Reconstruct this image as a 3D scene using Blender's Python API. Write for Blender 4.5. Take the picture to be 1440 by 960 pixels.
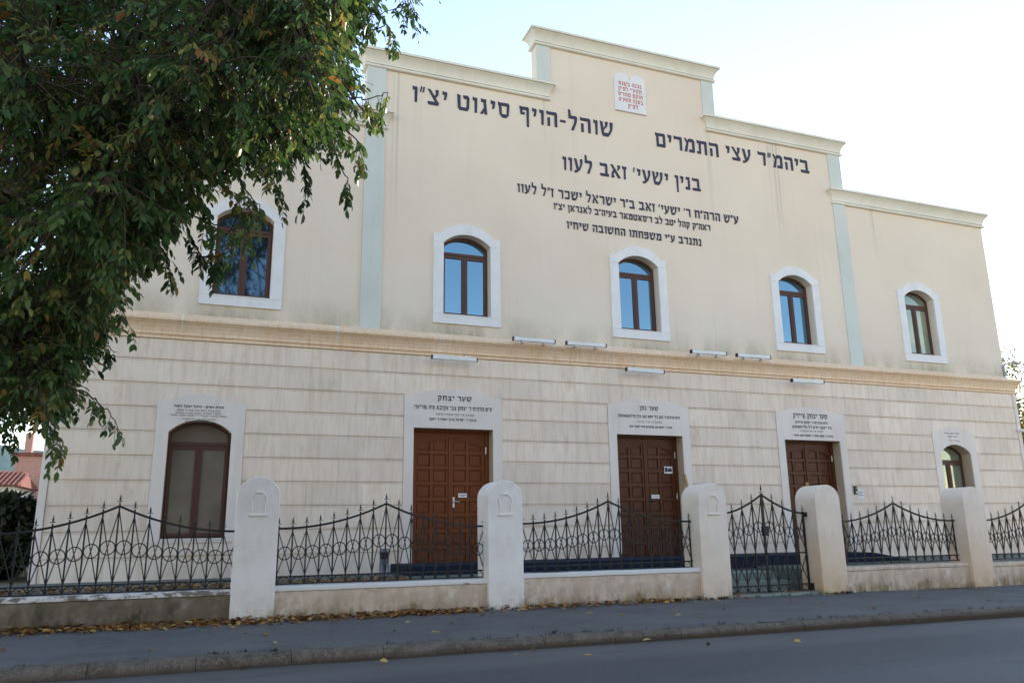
import bpy, bmesh, math, random
from mathutils import Vector, Matrix, noise
from mathutils.geometry import delaunay_2d_cdt
R = math.radians
PI = math.pi
random.seed(11)
sc = bpy.context.scene
for o in list(bpy.data.objects):
    bpy.data.objects.remove(o)
COL = sc.collection

# ------------------------------------------------------------ camera
cd = bpy.data.cameras.new('camera')
cd.sensor_width = 36.0
cd.lens = 27.59
cd.clip_start = 0.05
cd.clip_end = 4000
cam = bpy.data.objects.new('camera', cd)
COL.objects.link(cam)
_r = (0.93480, -0.35491, -0.01387); _u = (-0.06985, -0.22200, 0.97254); _f = (0.34824, 0.90816, 0.23232)
m = Matrix.Identity(4)
for i in range(3):
    m[i][0] = _r[i]; m[i][1] = _u[i]; m[i][2] = -_f[i]; m[i][3] = (-9.8822, -16.6548, 1.3269)[i]
cam.matrix_world = m
sc.camera = cam

# ------------------------------------------------------------ world, sun, exposure
SUN_EL, SUN_AZ = 27.0, 50.0          # degrees; azimuth from +Y towards +X
world = bpy.data.worlds.new('World')
sc.world = world
world.use_nodes = True
wn = world.node_tree.nodes; wl = world.node_tree.links
sky = wn.new('ShaderNodeTexSky')
sky.sky_type = 'NISHITA'
sky.sun_disc = False
sky.sun_elevation = R(SUN_EL)
sky.sun_rotation = R(SUN_AZ)
sky.air_density = 1.1
sky.dust_density = 0.0
sky.ozone_density = 1.0
bg = wn['Background']
bg.inputs['Strength'].default_value = 0.15
tint = wn.new('ShaderNodeMix'); tint.data_type = 'RGBA'; tint.blend_type = 'MULTIPLY'     # white balance: open shade rendered nearly neutral
tint.inputs[0].default_value = 1.0; tint.inputs[7].default_value = (1.125, .987, .90, 1)
wl.new(sky.outputs[0], tint.inputs[6]); wl.new(tint.outputs[2], bg.inputs['Color'])
sd = bpy.data.lights.new('sun', 'SUN')
sd.energy = 3.0
sd.angle = R(0.5)
sd.color = (1.0, 0.92, 0.8)
sun = bpy.data.objects.new('sun', sd)
COL.objects.link(sun)
sdir = Vector((math.sin(R(SUN_AZ)) * math.cos(R(SUN_EL)), math.cos(R(SUN_AZ)) * math.cos(R(SUN_EL)), math.sin(R(SUN_EL))))
sun.rotation_euler = sdir.to_track_quat('Z', 'Y').to_euler()
sun.location = (20, 40, 40)
sc.view_settings.view_transform = 'Standard'
sc.view_settings.look = 'None'
sc.view_settings.gamma = 1.0
sc.view_settings.use_curve_mapping = False
sc.view_settings.exposure = 1.43
sc.render.resolution_x = 1024
sc.render.resolution_y = 682

# ------------------------------------------------------------ material helpers
class NT:
    def __init__(s, name):
        s.m = bpy.data.materials.new(name)
        s.m.use_nodes = True
        s.n = s.m.node_tree.nodes; s.l = s.m.node_tree.links
        s.b = s.n['Principled BSDF']
        s.co = s.n.new('ShaderNodeTexCoord').outputs['Object']
    def mapping(s, scale=(1, 1, 1), loc=(0, 0, 0)):
        a = s.n.new('ShaderNodeMapping'); a.inputs['Scale'].default_value = scale; a.inputs['Location'].default_value = loc
        s.l.new(s.co, a.inputs['Vector']); return a.outputs[0]
    def noise(s, scale, detail=4, rough=.55, vec=None, dist=0.0):
        a = s.n.new('ShaderNodeTexNoise'); a.inputs['Scale'].default_value = scale; a.inputs['Detail'].default_value = detail
        a.inputs['Roughness'].default_value = rough; a.inputs['Distortion'].default_value = dist
        s.l.new(vec if vec is not None else s.co, a.inputs['Vector']); return a.outputs[0]
    def ramp(s, fac, stops):
        a = s.n.new('ShaderNodeValToRGB'); e = a.color_ramp.elements
        while len(e) < len(stops): e.new(.5)
        for k, (p, c) in enumerate(stops):
            e[k].position = p
            e[k].color = (c, c, c, 1) if isinstance(c, (int, float)) else (*c, 1)
        s.l.new(fac, a.inputs[0]); return a.outputs[0]
    def mix(s, fac, a, b, mode='MIX'):
        x = s.n.new('ShaderNodeMix'); x.data_type = 'RGBA'; x.blend_type = mode
        for sock, v in ((x.inputs[0], fac), (x.inputs[6], a), (x.inputs[7], b)):
            if isinstance(v, (int, float)): sock.default_value = v
            elif isinstance(v, tuple): sock.default_value = (*v, 1)
            else: s.l.new(v, sock)
        return x.outputs[2]
    def math(s, op, a, b=0.0, clamp=False):
        x = s.n.new('ShaderNodeMath'); x.operation = op; x.use_clamp = clamp
        for sock, v in ((x.inputs[0], a), (x.inputs[1], b)):
            if isinstance(v, (int, float)): sock.default_value = v
            else: s.l.new(v, sock)
        return x.outputs[0]
    def xyz(s, vec=None):
        x = s.n.new('ShaderNodeSeparateXYZ'); s.l.new(vec if vec is not None else s.co, x.inputs[0]); return x.outputs
    def rng(s, v, a, b, c=0.0, d=1.0):
        x = s.n.new('ShaderNodeMapRange'); x.inputs[1].default_value = a; x.inputs[2].default_value = b
        x.inputs[3].default_value = c; x.inputs[4].default_value = d
        s.l.new(v, x.inputs[0]); return x.outputs[0]
    def col(s, v):
        if isinstance(v, tuple): s.b.inputs['Base Color'].default_value = (*v, 1)
        else: s.l.new(v, s.b.inputs['Base Color'])
    def bump(s, h, strength=.3, dist=.01):
        x = s.n.new('ShaderNodeBump'); x.inputs['Strength'].default_value = strength; x.inputs['Distance'].default_value = dist
        s.l.new(h, x.inputs['Height']); s.l.new(x.outputs[0], s.b.inputs['Normal'])
    def done(s, rough=.8, spec=.3, metal=0.0):
        s.b.inputs['Roughness'].default_value = rough
        s.b.inputs['Specular IOR Level'].default_value = spec
        s.b.inputs['Metallic'].default_value = metal
        return s.m

def simple(name, c, rough=.7, spec=.3, metal=0., var=.12, scale=6.):
    t = NT(name)
    n = t.noise(scale, 5)
    lo = tuple(x * (1 - var) for x in c); hi = tuple(min(1, x * (1 + var)) for x in c)
    t.col(t.ramp(n, [(.3, lo), (.7, hi)]))
    return t.done(rough, spec, metal)

M = {}
# cream render of the upper wall: soft patches, vertical run-off streaks, a greenish band above the string course
t = NT('cream_render')
n1 = t.noise(.35, 4); n2 = t.noise(1.0, 5, .6, t.mapping((3.2, 1, .11)))
c = t.ramp(n1, [(.3, (.75, .637, .525)), (.7, (.81, .705, .585))])
str_ = t.ramp(n2, [(.56, 0), (.78, 1)])
c = t.mix(t.math('MULTIPLY', str_, .2), c, (.50, .46, .37))
x, y, z = t.xyz()
band = t.rng(z, 5.62, 6.25, 1, 0)
n3 = t.ramp(t.noise(1.0, 6, .65, t.mapping((1.1, 1, .5))), [(.38, 0), (.68, 1)])
c = t.mix(t.math('MULTIPLY', t.math('MULTIPLY', band, n3), .8), c, (.27, .26, .17))
# rain-wash lines hanging from the cornice joints
n4 = t.ramp(t.noise(1.0, 5, .6, t.mapping((9, 1, .07), (3, 0, 0))), [(.66, 0), (.74, 1)])
c = t.mix(t.math('MULTIPLY', n4, .5), c, (.40, .38, .35))
# grime under the sills, and the wash marks where the gutters of the steps spill over
sill = None
for wx in (-9.53, -4.6, -.03, 4.92, 9.46):
    d = t.rng(t.math('ABSOLUTE', t.math('SUBTRACT', x, wx)), .25, 1.0, 1, 0)
    sill = d if sill is None else t.math('MAXIMUM', sill, d)
n5 = t.ramp(t.noise(1.0, 6, .7, t.mapping((4.5, 1, .7), (1, 0, 9))), [(.36, 0), (.62, 1)])
g = t.math('MULTIPLY', t.math('MULTIPLY', sill, t.rng(z, 5.55, 5.95, 1, 0)), n5)
c = t.mix(t.math('MULTIPLY', g, .75), c, (.15, .15, .10))
for wx, hw, zt, zb, k in ((4.62, .28, 12.1, 8.6, .65), (2.42, .10, 12.0, 8.6, .45), (8.05, .12, 10.5, 8.8, .40), (-2.5, .12, 12.0, 10.6, .3), (-6.3, .2, 10.4, 8.0, .3)):
    d = t.rng(t.math('ABSOLUTE', t.math('SUBTRACT', x, wx)), hw * .3, hw, 1, 0)
    d = t.math('MULTIPLY', d, t.rng(z, zb, zt, 0, 1))
    n6 = t.ramp(t.noise(1.0, 5, .65, t.mapping((17, 1, .16), (wx, 0, 0))), [(.47, 0), (.60, 1)])
    c = t.mix(t.math('MULTIPLY', t.math('MULTIPLY', d, n6), k), c, (.27, .27, .25))
n7 = t.ramp(t.noise(.55, 7, .72), [(.50, 0), (.66, 1)])
c = t.mix(t.math('MULTIPLY', n7, .20), c, (.80, .73, .66))
t.col(c); t.bump(t.math('ADD', t.math('MULTIPLY', t.noise(60, 4), .3), t.noise(2.2, 5, .6)), .25, .012); M['cream'] = t.done(.9, .2)

def stone(name, lo, hi, streak, amt, spots=(.55, .39, .26)):
    t = NT(name)
    n1 = t.noise(.8, 5); c = t.ramp(n1, [(.3, lo), (.7, hi)])
    n2 = t.ramp(t.noise(1.0, 6, .7, t.mapping((9, 9, 1.1))), [(.45, 0), (.72, 1)])
    c = t.mix(t.math('MULTIPLY', n2, amt), c, streak)
    n3 = t.ramp(t.noise(1.0, 6, .7, t.mapping((2.2, 2, 1.0), (7, 0, 2))), [(.56, 0), (.75, 1)])
    c = t.mix(t.math('MULTIPLY', n3, .5), c, spots)
    x0, y0, z0 = t.xyz()
    u = t.math('FRACT', t.math('DIVIDE', t.math('SUBTRACT', z0, .44), .47))
    d = t.math('MINIMUM', u, t.math('SUBTRACT', 1.0, u))
    jn = t.math('MULTIPLY', t.rng(d, .0, .13, 1, 0), t.ramp(t.noise(1.0, 5, .65, t.mapping((2.6, 2, 3.5), (1, 0, 5))), [(.30, .15), (.62, 1)]))
    c = t.mix(t.math('MULTIPLY', jn, .42), c, (.52, .37, .25))
    # cut blocks of slightly different stone
    br = t.n.new('ShaderNodeTexBrick'); br.offset = .45
    br.inputs['Color1'].default_value = (.90, .895, .89, 1); br.inputs['Color2'].default_value = (1.05, 1.045, 1.03, 1); br.inputs['Mortar'].default_value = (.88, .82, .74, 1)
    br.inputs['Scale'].default_value = 1; br.inputs['Mortar Size'].default_value = .004
    br.inputs['Brick Width'].default_value = 1.15; br.inputs['Row Height'].default_value = .4706
    xx, yy, zz = t.xyz()
    cx = t.n.new('ShaderNodeCombineXYZ'); t.l.new(xx, cx.inputs[0]); t.l.new(t.math('SUBTRACT', zz, .4), cx.inputs[1])
    t.l.new(cx.outputs[0], br.inputs['Vector'])
    c = t.mix(1.0, c, br.outputs[0], 'MULTIPLY')
    t.col(c)
    t.bump(t.noise(1.0, 6, .7, t.mapping((40, 40, 14))), .35, .008)
    return t.done(.88, .2)
M['stone'] = stone('pale_travertine', (.84, .70, .59), (.92, .79, .68), (.68, .52, .38), .65)
t = NT('stone_joint'); t.col((.52, .40, .28)); M['joint'] = t.done(.95, .1)
t = NT('smooth_stone')
c = t.ramp(t.noise(1.3, 5), [(.3, (.77, .675, .61)), (.7, (.84, .755, .69))])
c = t.mix(t.math('MULTIPLY', t.ramp(t.noise(1., 5, .6, t.mapping((5, 5, .6))), [(.5, 0), (.8, 1)]), .3), c, (.5, .42, .34))
t.col(c); t.bump(t.noise(30, 4), .1, .004); M['smooth'] = t.done(.8, .25)
t = NT('white_marble')
c = t.ramp(t.noise(3, 5), [(.3, (.74, .73, .74)), (.7, (.82, .81, .82))])
c = t.mix(t.math('MULTIPLY', t.ramp(t.noise(1., 5, .6, t.mapping((6, 6, 1))), [(.52, 0), (.8, 1)]), .25), c, (.55, .50, .44))
t.col(c); M['marble'] = t.done(.6, .3)
t = NT('pale_green_trim')
c = t.ramp(t.noise(.8, 4), [(.3, (.58, .61, .575)), (.7, (.65, .68, .64))])
c = t.mix(t.math('MULTIPLY', t.ramp(t.noise(1., 5, .6, t.mapping((5, 5, .3))), [(.55, 0), (.8, 1)]), .3), c, (.45, .45, .38))
t.col(c); M['pilaster'] = t.done(.85, .2)
t = NT('cream_trim')
c = t.ramp(t.noise(.8, 4), [(.3, (.74, .70, .60)), (.7, (.82, .78, .68))])
n2 = t.ramp(t.noise(1., 6, .65, t.mapping((3, 3, 1.5))), [(.5, 0), (.75, 1)])
c = t.mix(t.math('MULTIPLY', n2, .25), c, (.50, .42, .30))
geo = t.n.new('ShaderNodeNewGeometry'); gn = t.xyz(geo.outputs['Normal'])[2]
dirt = t.math('MULTIPLY', t.rng(gn, .3, .8), .8)
c = t.mix(t.math('MULTIPLY', dirt, t.ramp(t.noise(3, 5), [(.35, .4), (.6, 1)])), c, (.22, .21, .19))
t.col(c); M['cornice'] = t.done(.85, .2)
t = NT('peach_trim')
c = t.ramp(t.noise(.8, 4), [(.3, (.86, .62, .42)), (.7, (.91, .72, .53))])
n2 = t.ramp(t.noise(1., 6, .7, t.mapping((12, 12, 1.2))), [(.45, 0), (.75, 1)])
c = t.mix(t.math('MULTIPLY', n2, .5), c, (.58, .30, .12))
t.col(c); M['peach'] = t.done(.85, .2)
t = NT('dark_brown_joinery')
c = t.ramp(t.noise(1., 5, .6, t.mapping((60, 60, 3))), [(.3, (.070, .026, .018)), (.7, (.105, .040, .027))])
t.col(c); M['frame'] = t.done(.45, .4)
t = NT('red_brown_door_wood')
c = t.ramp(t.noise(1., 6, .65, t.mapping((45, 45, 2.2))), [(.25, (.125, .033, .009)), (.75, (.23, .068, .019))])
t.col(c); t.bump(t.noise(1., 5, .6, t.mapping((90, 90, 4))), .15, .003); M['wood'] = t.done(.5, .2)
t = NT('dark_brown_door_wood')
c = t.ramp(t.noise(1., 6, .65, t.mapping((45, 45, 2.2))), [(.25, (.062, .018, .007)), (.75, (.125, .037, .014))])
t.col(c); t.bump(t.noise(1., 5, .6, t.mapping((90, 90, 4))), .15, .003); M['darkwood'] = t.done(.42, .3)
def glass(name, c, rough, metal, lo=None):
    t = NT(name)
    if lo: t.col(t.ramp(t.noise(1.2, 2), [(.3, lo), (.7, c)]))
    else: t.col(c)
    w = t.noise(1.3, 1)
    t.bump(w, .05, .02)
    return t.done(rough, .5, metal)
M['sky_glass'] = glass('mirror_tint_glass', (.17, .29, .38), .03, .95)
M['shade_glass'] = glass('tree_reflection_tint_glass', (.075, .12, .17), .04, .9)  # mirror glass with the tree's dark reflection put into its colour
M['frost_glass'] = glass('frosted_brown_glass', (.16, .135, .10), .22, .0, (.10, .085, .065))
M['reflection_glass'] = glass('grey_green_reflection_glass', (.20, .27, .26), .04, .6, (.42, .42, .30))  # pale yellow patches put a bright reflection into the glass colour
M['letter'] = simple('blue_black_lettering', (.042, .043, .082), .6, .3)
M['ink'] = simple('black_engraved_ink', (.05, .045, .05), .7, .2)
M['faint'] = simple('worn_grey_ink', (.30, .27, .26), .8, .2)
M['red'] = simple('red_engraving', (.50, .10, .07), .7, .2)
M['iron'] = simple('black_wrought_iron', (.010, .0105, .012), .5, .45, 0., .3, 30)
M['alu'] = simple('brushed_aluminium', (.55, .56, .57), .35, .5, .6)
M['greyplastic'] = simple('grey_plastic', (.30, .31, .33), .5, .4)
M['black'] = simple('black_plastic', (.012, .012, .013), .4, .5)
M['white'] = simple('white_enamel', (.78, .78, .76), .5, .4, 0, .04)
M['steel'] = simple('stainless_steel', (.16, .165, .175), .38, .5, .8, .1, 20)
M['pole'] = simple('raw_timber', (.42, .25, .12), .8, .2, 0, .25, 8)
M['carpet'] = simple('navy_carpet', (.022, .030, .052), .95, .1, 0, .3, 40)
t = NT('green_grey_concrete')
t.col(t.mix(t.math('MULTIPLY', t.ramp(t.noise(2.2, 6, .65), [(.42, 0), (.7, 1)]), .6), (.135, .16, .145), (.07, .075, .06)))
t.bump(t.noise(40, 4), .2, .005); M['concrete'] = t.done(.9, .2)

t = NT('pale_green_concrete')
t.col(t.mix(t.math('MULTIPLY', t.ramp(t.noise(2.2, 6, .65), [(.42, 0), (.7, 1)]), .5), (.27, .32, .295), (.16, .18, .16)))
t.bump(t.noise(40, 4), .2, .005); M['paleconcrete'] = t.done(.9, .2)

def plaster(name, base, hi, dirt, lowz, highz, amt, moss=(.16, .17, .08), tan=0.0):
    t = NT(name)
    c = t.ramp(t.noise(1.6, 5), [(.3, base), (.7, hi)])
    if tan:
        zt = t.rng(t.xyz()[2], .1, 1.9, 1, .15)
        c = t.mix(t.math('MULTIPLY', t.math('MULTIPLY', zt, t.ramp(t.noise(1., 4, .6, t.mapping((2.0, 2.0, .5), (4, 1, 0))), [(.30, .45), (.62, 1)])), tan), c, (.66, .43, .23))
    n2 = t.ramp(t.noise(1., 6, .7, t.mapping((3.5, 3.5, 2.0))), [(.40, 0), (.68, 1)])
    x, y, z = t.xyz()
    g = t.rng(z, lowz, highz, 1, 0)
    gf = t.math('MULTIPLY', t.rng(z, .0, .20, 1, 0), .55)
    f = t.math('MULTIPLY', t.math('ADD', t.math('ADD', t.math('MULTIPLY', g, .9), amt), gf), t.math('ADD', n2, .12), True)
    c = t.mix(f, c, dirt)
    g2 = t.rng(z, 0.0, .22, 1, 0)
    n4 = t.ramp(t.noise(3.0, 6, .7), [(.46, 0), (.62, 1)])
    c = t.mix(t.math('MULTIPLY', t.math('MULTIPLY', g2, n4), .75), c, moss)
    n5 = t.ramp(t.noise(1.0, 6, .7, t.mapping((5, 5, .7), (2, 3, 0))), [(.50, 0), (.75, 1)])
    c = t.mix(t.math('MULTIPLY', n5, min(.4, amt * 1.5)), c, dirt)
    n6 = t.ramp(t.noise(1.3, 7, .74, t.mapping((1, 1, 1.6))), [(.47, 0), (.56, 1)])
    c = t.mix(t.math('MULTIPLY', n6, min(.75, amt * 2.2)), c, tuple(v * w for v, w in zip(base, (.66, .62, .56))))
    t.col(c)
    t.bump(t.math('ADD', t.noise(7, 6, .65), t.math('MULTIPLY', t.noise(38, 5, .7), .55)), .55, .016)
    return t.done(.92, .15)
M['pillar'] = plaster('whitewashed_plaster', (.84, .79, .75), (.90, .865, .83), (.45, .36, .27), -.05, .5, .06)
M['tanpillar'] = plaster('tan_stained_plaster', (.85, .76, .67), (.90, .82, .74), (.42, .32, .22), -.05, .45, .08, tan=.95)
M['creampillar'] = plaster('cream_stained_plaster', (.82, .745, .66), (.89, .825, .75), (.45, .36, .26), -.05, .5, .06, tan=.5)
M['lowwall'] = plaster('stained_base_plaster', (.66, .53, .42), (.78, .665, .555), (.27, .185, .115), .0, .42, .24)
M['dirtywall'] = plaster('grimy_base_plaster', (.23, .185, .135), (.36, .295, .23), (.085, .067, .05), -.05, .5, .5)
def coping(name, f):
    t = NT(name)
    n = t.ramp(t.noise(2.6, 7, .7, t.mapping((1.6, 3, 3))), [(f - .03, 0), (f + .03, 1)])
    t.col(t.mix(n, (.72, .70, .68), (.22, .185, .15)))
    t.bump(n, .4, .006)
    return t.done(.9, .2)
M['coping'] = coping('peeling_white_paint', .66)
M['oldcoping'] = coping('flaking_white_paint', .53)

t = NT('asphalt_footway')
c = t.ramp(t.noise(.9, 5), [(.3, (.088, .087, .088)), (.7, (.125, .122, .122))])
c = t.mix(t.ramp(t.noise(170, 3), [(.45, 0), (.7, 1)]), c, (.19, .18, .17))
vo = t.n.new('ShaderNodeTexVoronoi'); vo.feature = 'DISTANCE_TO_EDGE'; vo.inputs['Scale'].default_value = .55
vv = t.n.new('ShaderNodeMix'); vv.data_type = 'RGBA'; vv.inputs[0].default_value = .35
t.l.new(t.co, vv.inputs[6]); nn = t.n.new('ShaderNodeTexNoise'); nn.inputs['Scale'].default_value = 2.; t.l.new(nn.outputs[1], vv.inputs[7]); t.l.new(vv.outputs[2], vo.inputs['Vector'])
c = t.mix(t.math('MULTIPLY', t.ramp(vo.outputs[0], [(0, 1), (.006, 0)]), .22), c, (.02, .02, .02))
c = t.mix(t.math('MULTIPLY', t.ramp(t.noise(1.1, 7, .7, t.mapping((1, 1.6, 1), (5, 0, 0))), [(.52, 0), (.60, 1)]), .30), c, (.052, .05, .048))
c = t.mix(t.ramp(t.noise(48, 4, .7), [(.56, 0), (.72, 1)]), c, (.17, .165, .155))
t.col(c); t.bump(t.noise(60, 4, .7), .6, .008); M['footway'] = t.done(.85, .25)
t = NT('asphalt_road')
x, y, z = t.xyz()
wob = t.math('ADD', y, t.math('MULTIPLY', t.noise(.3, 2), .5))
wb = t.ramp(t.rng(wob, -13.0, -7.0), [(0, (.085, .085, .088)), (.30, (.068, .068, .072)), (.50, (.090, .090, .094)), (.64, (.050, .051, .056)), (.77, (.055, .056, .061)), (.87, (.115, .113, .112)), (1, (.095, .088, .08))])
c = t.mix(t.ramp(t.noise(190, 3), [(.45, 0), (.75, 1)]), wb, (.145, .14, .135))
c = t.mix(t.math('MULTIPLY', t.ramp(t.noise(.7, 6, .6, t.mapping((.35, 1.2, 1))), [(.45, 0), (.7, 1)]), .3), c, (.045, .046, .05))
c = t.mix(t.math('MULTIPLY', t.ramp(t.noise(1.3, 7, .7, t.mapping((.5, 1.4, 1), (9, 4, 0))), [(.56, 0), (.63, 1)]), .35), c, (.034, .035, .038))
c = t.mix(t.math('MULTIPLY', t.ramp(t.noise(42, 4, .7), [(.56, 0), (.72, 1)]), .8), c, (.15, .145, .14))
t.col(c); t.bump(t.noise(60, 4, .7), .6, .008); M['road'] = t.done(.72, .35)
t = NT('kerb_concrete')
c = t.ramp(t.noise(3, 6, .7), [(.3, (.085, .066, .050)), (.7, (.175, .142, .115))])
c = t.mix(t.ramp(t.noise(45, 4), [(.5, 0), (.75, 1)]), c, (.25, .215, .18))
c = t.mix(t.math('MULTIPLY', t.ramp(t.noise(7, 6, .75), [(.5, 0), (.62, 1)]), .5), c, (.05, .038, .028))
x, y, z = t.xyz()
c = t.mix(t.math('MULTIPLY', t.rng(z, -.085, -.02, 1, 0), .9), c, (.060, .042, .028))
t.col(c); t.bump(t.noise(50, 5), .6, .008); M['kerb'] = t.done(.92, .15)
t = NT('soil_and_grass'); t.col(t.ramp(t.noise(.5, 6), [(.35, (.13, .13, .07)), (.65, (.22, .19, .12))])); M['soil'] = t.done(.95, .1)
M['bark'] = simple('grey_brown_bark', (.075, .058, .042), .95, .1, 0, .5, 12)
M['twig'] = simple('grey_twig', (.085, .065, .05), .9, .1, 0, .3, 20)

def leafmat(name, stops, trans=.35, rough=.45):
    t = NT(name)
    a = t.n.new('ShaderNodeAttribute'); a.attribute_name = 'tone'
    c = t.ramp(a.outputs['Fac'], stops)
    t.col(c)
    t.b.inputs['Roughness'].default_value = rough; t.b.inputs['Specular IOR Level'].default_value = .35
    tr = t.n.new('ShaderNodeBsdfTranslucent'); t.l.new(c, tr.inputs['Color'])
    mx = t.n.new('ShaderNodeMixShader'); mx.inputs[0].default_value = trans
    t.l.new(t.b.outputs[0], mx.inputs[1]); t.l.new(tr.outputs[0], mx.inputs[2])
    t.l.new(mx.outputs[0], t.n['Material Output'].inputs['Surface'])
    return t.m
M['leaf'] = leafmat('walnut_leaf', [(0, (.028, .064, .020)), (.35, (.060, .118, .030)), (.65, (.118, .168, .042)), (.83, (.22, .23, .055)), (.92, (.32, .25, .06)), (1, (.30, .14, .035))], .42)
M['dry'] = leafmat('dry_leaf', [(0, (.12, .05, .018)), (.35, (.30, .125, .03)), (.65, (.48, .25, .055)), (.88, (.60, .38, .10)), (1, (.30, .34, .11))], .1, .7)
M['gold'] = leafmat('autumn_leaf', [(0, (.09, .12, .03)), (.4, (.20, .20, .045)), (.75, (.42, .30, .07)), (1, (.50, .32, .08))], .6)
M['bush'] = leafmat('dark_bush_leaf', [(0, (.012, .02, .010)), (.6, (.025, .036, .016)), (1, (.05, .055, .022))], .2)

# ------------------------------------------------------------ mesh helpers
class MB:
    def __init__(s): s.v = []; s.f = []
    def box(s, x0, x1, y0, y1, z0, z1):
        b = len(s.v)
        s.v += [(x, y, z) for z in (z0, z1) for x, y in ((x0, y0), (x1, y0), (x1, y1), (x0, y1))]
        s.f += [tuple(b + i for i in q) for q in ((3, 2, 1, 0), (4, 5, 6, 7), (0, 1, 5, 4), (1, 2, 6, 5), (2, 3, 7, 6), (3, 0, 4, 7))]
        return s
    def cham(s, x0, x1, y0, y1, z0, z1, c):
        """box whose front face (at y0) has bevelled edges of size c"""
        b = len(s.v)
        s.v += [(x0, y1, z0), (x1, y1, z0), (x1, y1, z1), (x0, y1, z1), (x0, y0 + c, z0), (x1, y0 + c, z0), (x1, y0 + c, z1), (x0, y0 + c, z1),
                (x0 + c, y0, z0 + c), (x1 - c, y0, z0 + c), (x1 - c, y0, z1 - c), (x0 + c, y0, z1 - c)]
        s.f += [tuple(b + i for i in q) for q in ((0, 3, 2, 1), (0, 1, 5, 4), (1, 2, 6, 5), (2, 3, 7, 6), (3, 0, 4, 7), (4, 5, 9, 8), (5, 6, 10, 9), (6, 7, 11, 10), (7, 4, 8, 11), (8, 9, 10, 11))]
        return s
    def prism(s, poly, y0, y1):
        """polygon in (x, z) extruded from y0 to y1; any simple outline"""
        return s.plate(poly, [], y0, y1)
    def plate(s, outline, holes, y0, y1, back=True):
        loops = [outline] + holes
        pts = []; edges = []
        for lp in loops:
            b = len(pts); pts += [Vector(p) for p in lp]
            edges += [(b + i, b + (i + 1) % len(lp)) for i in range(len(lp))]
        vs, es, fs = delaunay_2d_cdt(pts, edges, [], 0, 1e-6)[:3]
        def inside(p, lp):
            r = False; n = len(lp)
            for i in range(n):
                x1, z1 = lp[i]; x2, z2 = lp[(i + 1) % n]
                if (z1 > p[1]) != (z2 > p[1]) and p[0] < (x2 - x1) * (p[1] - z1) / (z2 - z1) + x1: r = not r
            return r
        b = len(s.v); n = len(vs)
        s.v += [(v.x, y0, v.y) for v in vs] + [(v.x, y1, v.y) for v in vs]
        for f in fs:
            cx = sum(vs[i].x for i in f) / len(f); cz = sum(vs[i].y for i in f) / len(f)
            if not inside((cx, cz), outline) or any(inside((cx, cz), h) for h in holes): continue
            a = sum(vs[f[i]].x * vs[f[(i + 1) % len(f)]].y - vs[f[(i + 1) % len(f)]].x * vs[f[i]].y for i in range(len(f)))
            if abs(a) < 1e-10: continue
            if a < 0: f = tuple(reversed(f))
            s.f.append(tuple(b + i for i in f))
            if back: s.f.append(tuple(b + n + i for i in reversed(f)))
        for k, lp in enumerate(loops):
            ar = sum(lp[i][0] * lp[(i + 1) % len(lp)][1] - lp[(i + 1) % len(lp)][0] * lp[i][1] for i in range(len(lp)))
            q = list(lp) if (ar > 0) == (k == 0) else list(reversed(lp))
            b = len(s.v)
            s.v += [(p[0], y0, p[1]) for p in q] + [(p[0], y1, p[1]) for p in q]
            n2 = len(q)
            for i in range(n2):
                j = (i + 1) % n2
                s.f.append((b + j, b + i, b + n2 + i, b + n2 + j))
        return s
    def tube(s, pts, r, sides=6, closed=False, cap=True):
        pts = [Vector(p) for p in pts]; n = len(pts)
        rr = r if isinstance(r, (list, tuple)) else [r] * n
        b = len(s.v); prev = None
        for i, p in enumerate(pts):
            if closed: d = pts[(i + 1) % n] - pts[i - 1]
            else: d = pts[min(i + 1, n - 1)] - pts[max(i - 1, 0)]
            if d.length < 1e-9: d = Vector((0, 0, 1))
            d.normalize()
            if prev is None:
                a = d.cross(Vector((0, 0, 1)) if abs(d.z) < .9 else Vector((0, 1, 0))); a.normalize()
            else:
                a = prev - d * prev.dot(d); a.normalize()
            prev = a; c = d.cross(a)
            for k in range(sides):
                w = 2 * PI * k / sides + PI / sides
                s.v.append(tuple(p + (a * math.cos(w) + c * math.sin(w)) * rr[i]))
        for i in range(n if closed else n - 1):
            for k in range(sides):
                i2 = (i + 1) % n; k2 = (k + 1) % sides
                s.f.append((b + i * sides + k, b + i * sides + k2, b + i2 * sides + k2, b + i2 * sides + k))
        if cap and not closed:
            s.f.append(tuple(b + k for k in reversed(range(sides)))); s.f.append(tuple(b + (n - 1) * sides + k for k in range(sides)))
        return s
    def lathe(s, prof, cx, cy, n=24):
        b = len(s.v)
        for (r, z) in prof:
            for k in range(n):
                w = 2 * PI * k / n; s.v.append((cx + r * math.cos(w), cy + r * math.sin(w), z))
        for i in range(len(prof) - 1):
            for k in range(n):
                k2 = (k + 1) % n
                s.f.append((b + i * n + k, b + i * n + k2, b + (i + 1) * n + k2, b + (i + 1) * n + k))
        s.f.append(tuple(b + k for k in reversed(range(n)))); s.f.append(tuple(b + (len(prof) - 1) * n + k for k in range(n)))
        return s
    def build(s, name, mat, parent=None, origin=(0, 0, 0), smooth=False):
        me = bpy.data.meshes.new(name)
        ox, oy, oz = origin
        me.from_pydata([(a - ox, b - oy, c - oz) for a, b, c in s.v], [], s.f)
        me.materials.append(mat)
        if smooth: me.polygons.foreach_set('use_smooth', [True] * len(me.polygons))
        me.update()
        o = bpy.data.objects.new(name, me); COL.objects.link(o)
        if parent is not None: o.parent = parent
        else: o.location = origin
        return o

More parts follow.
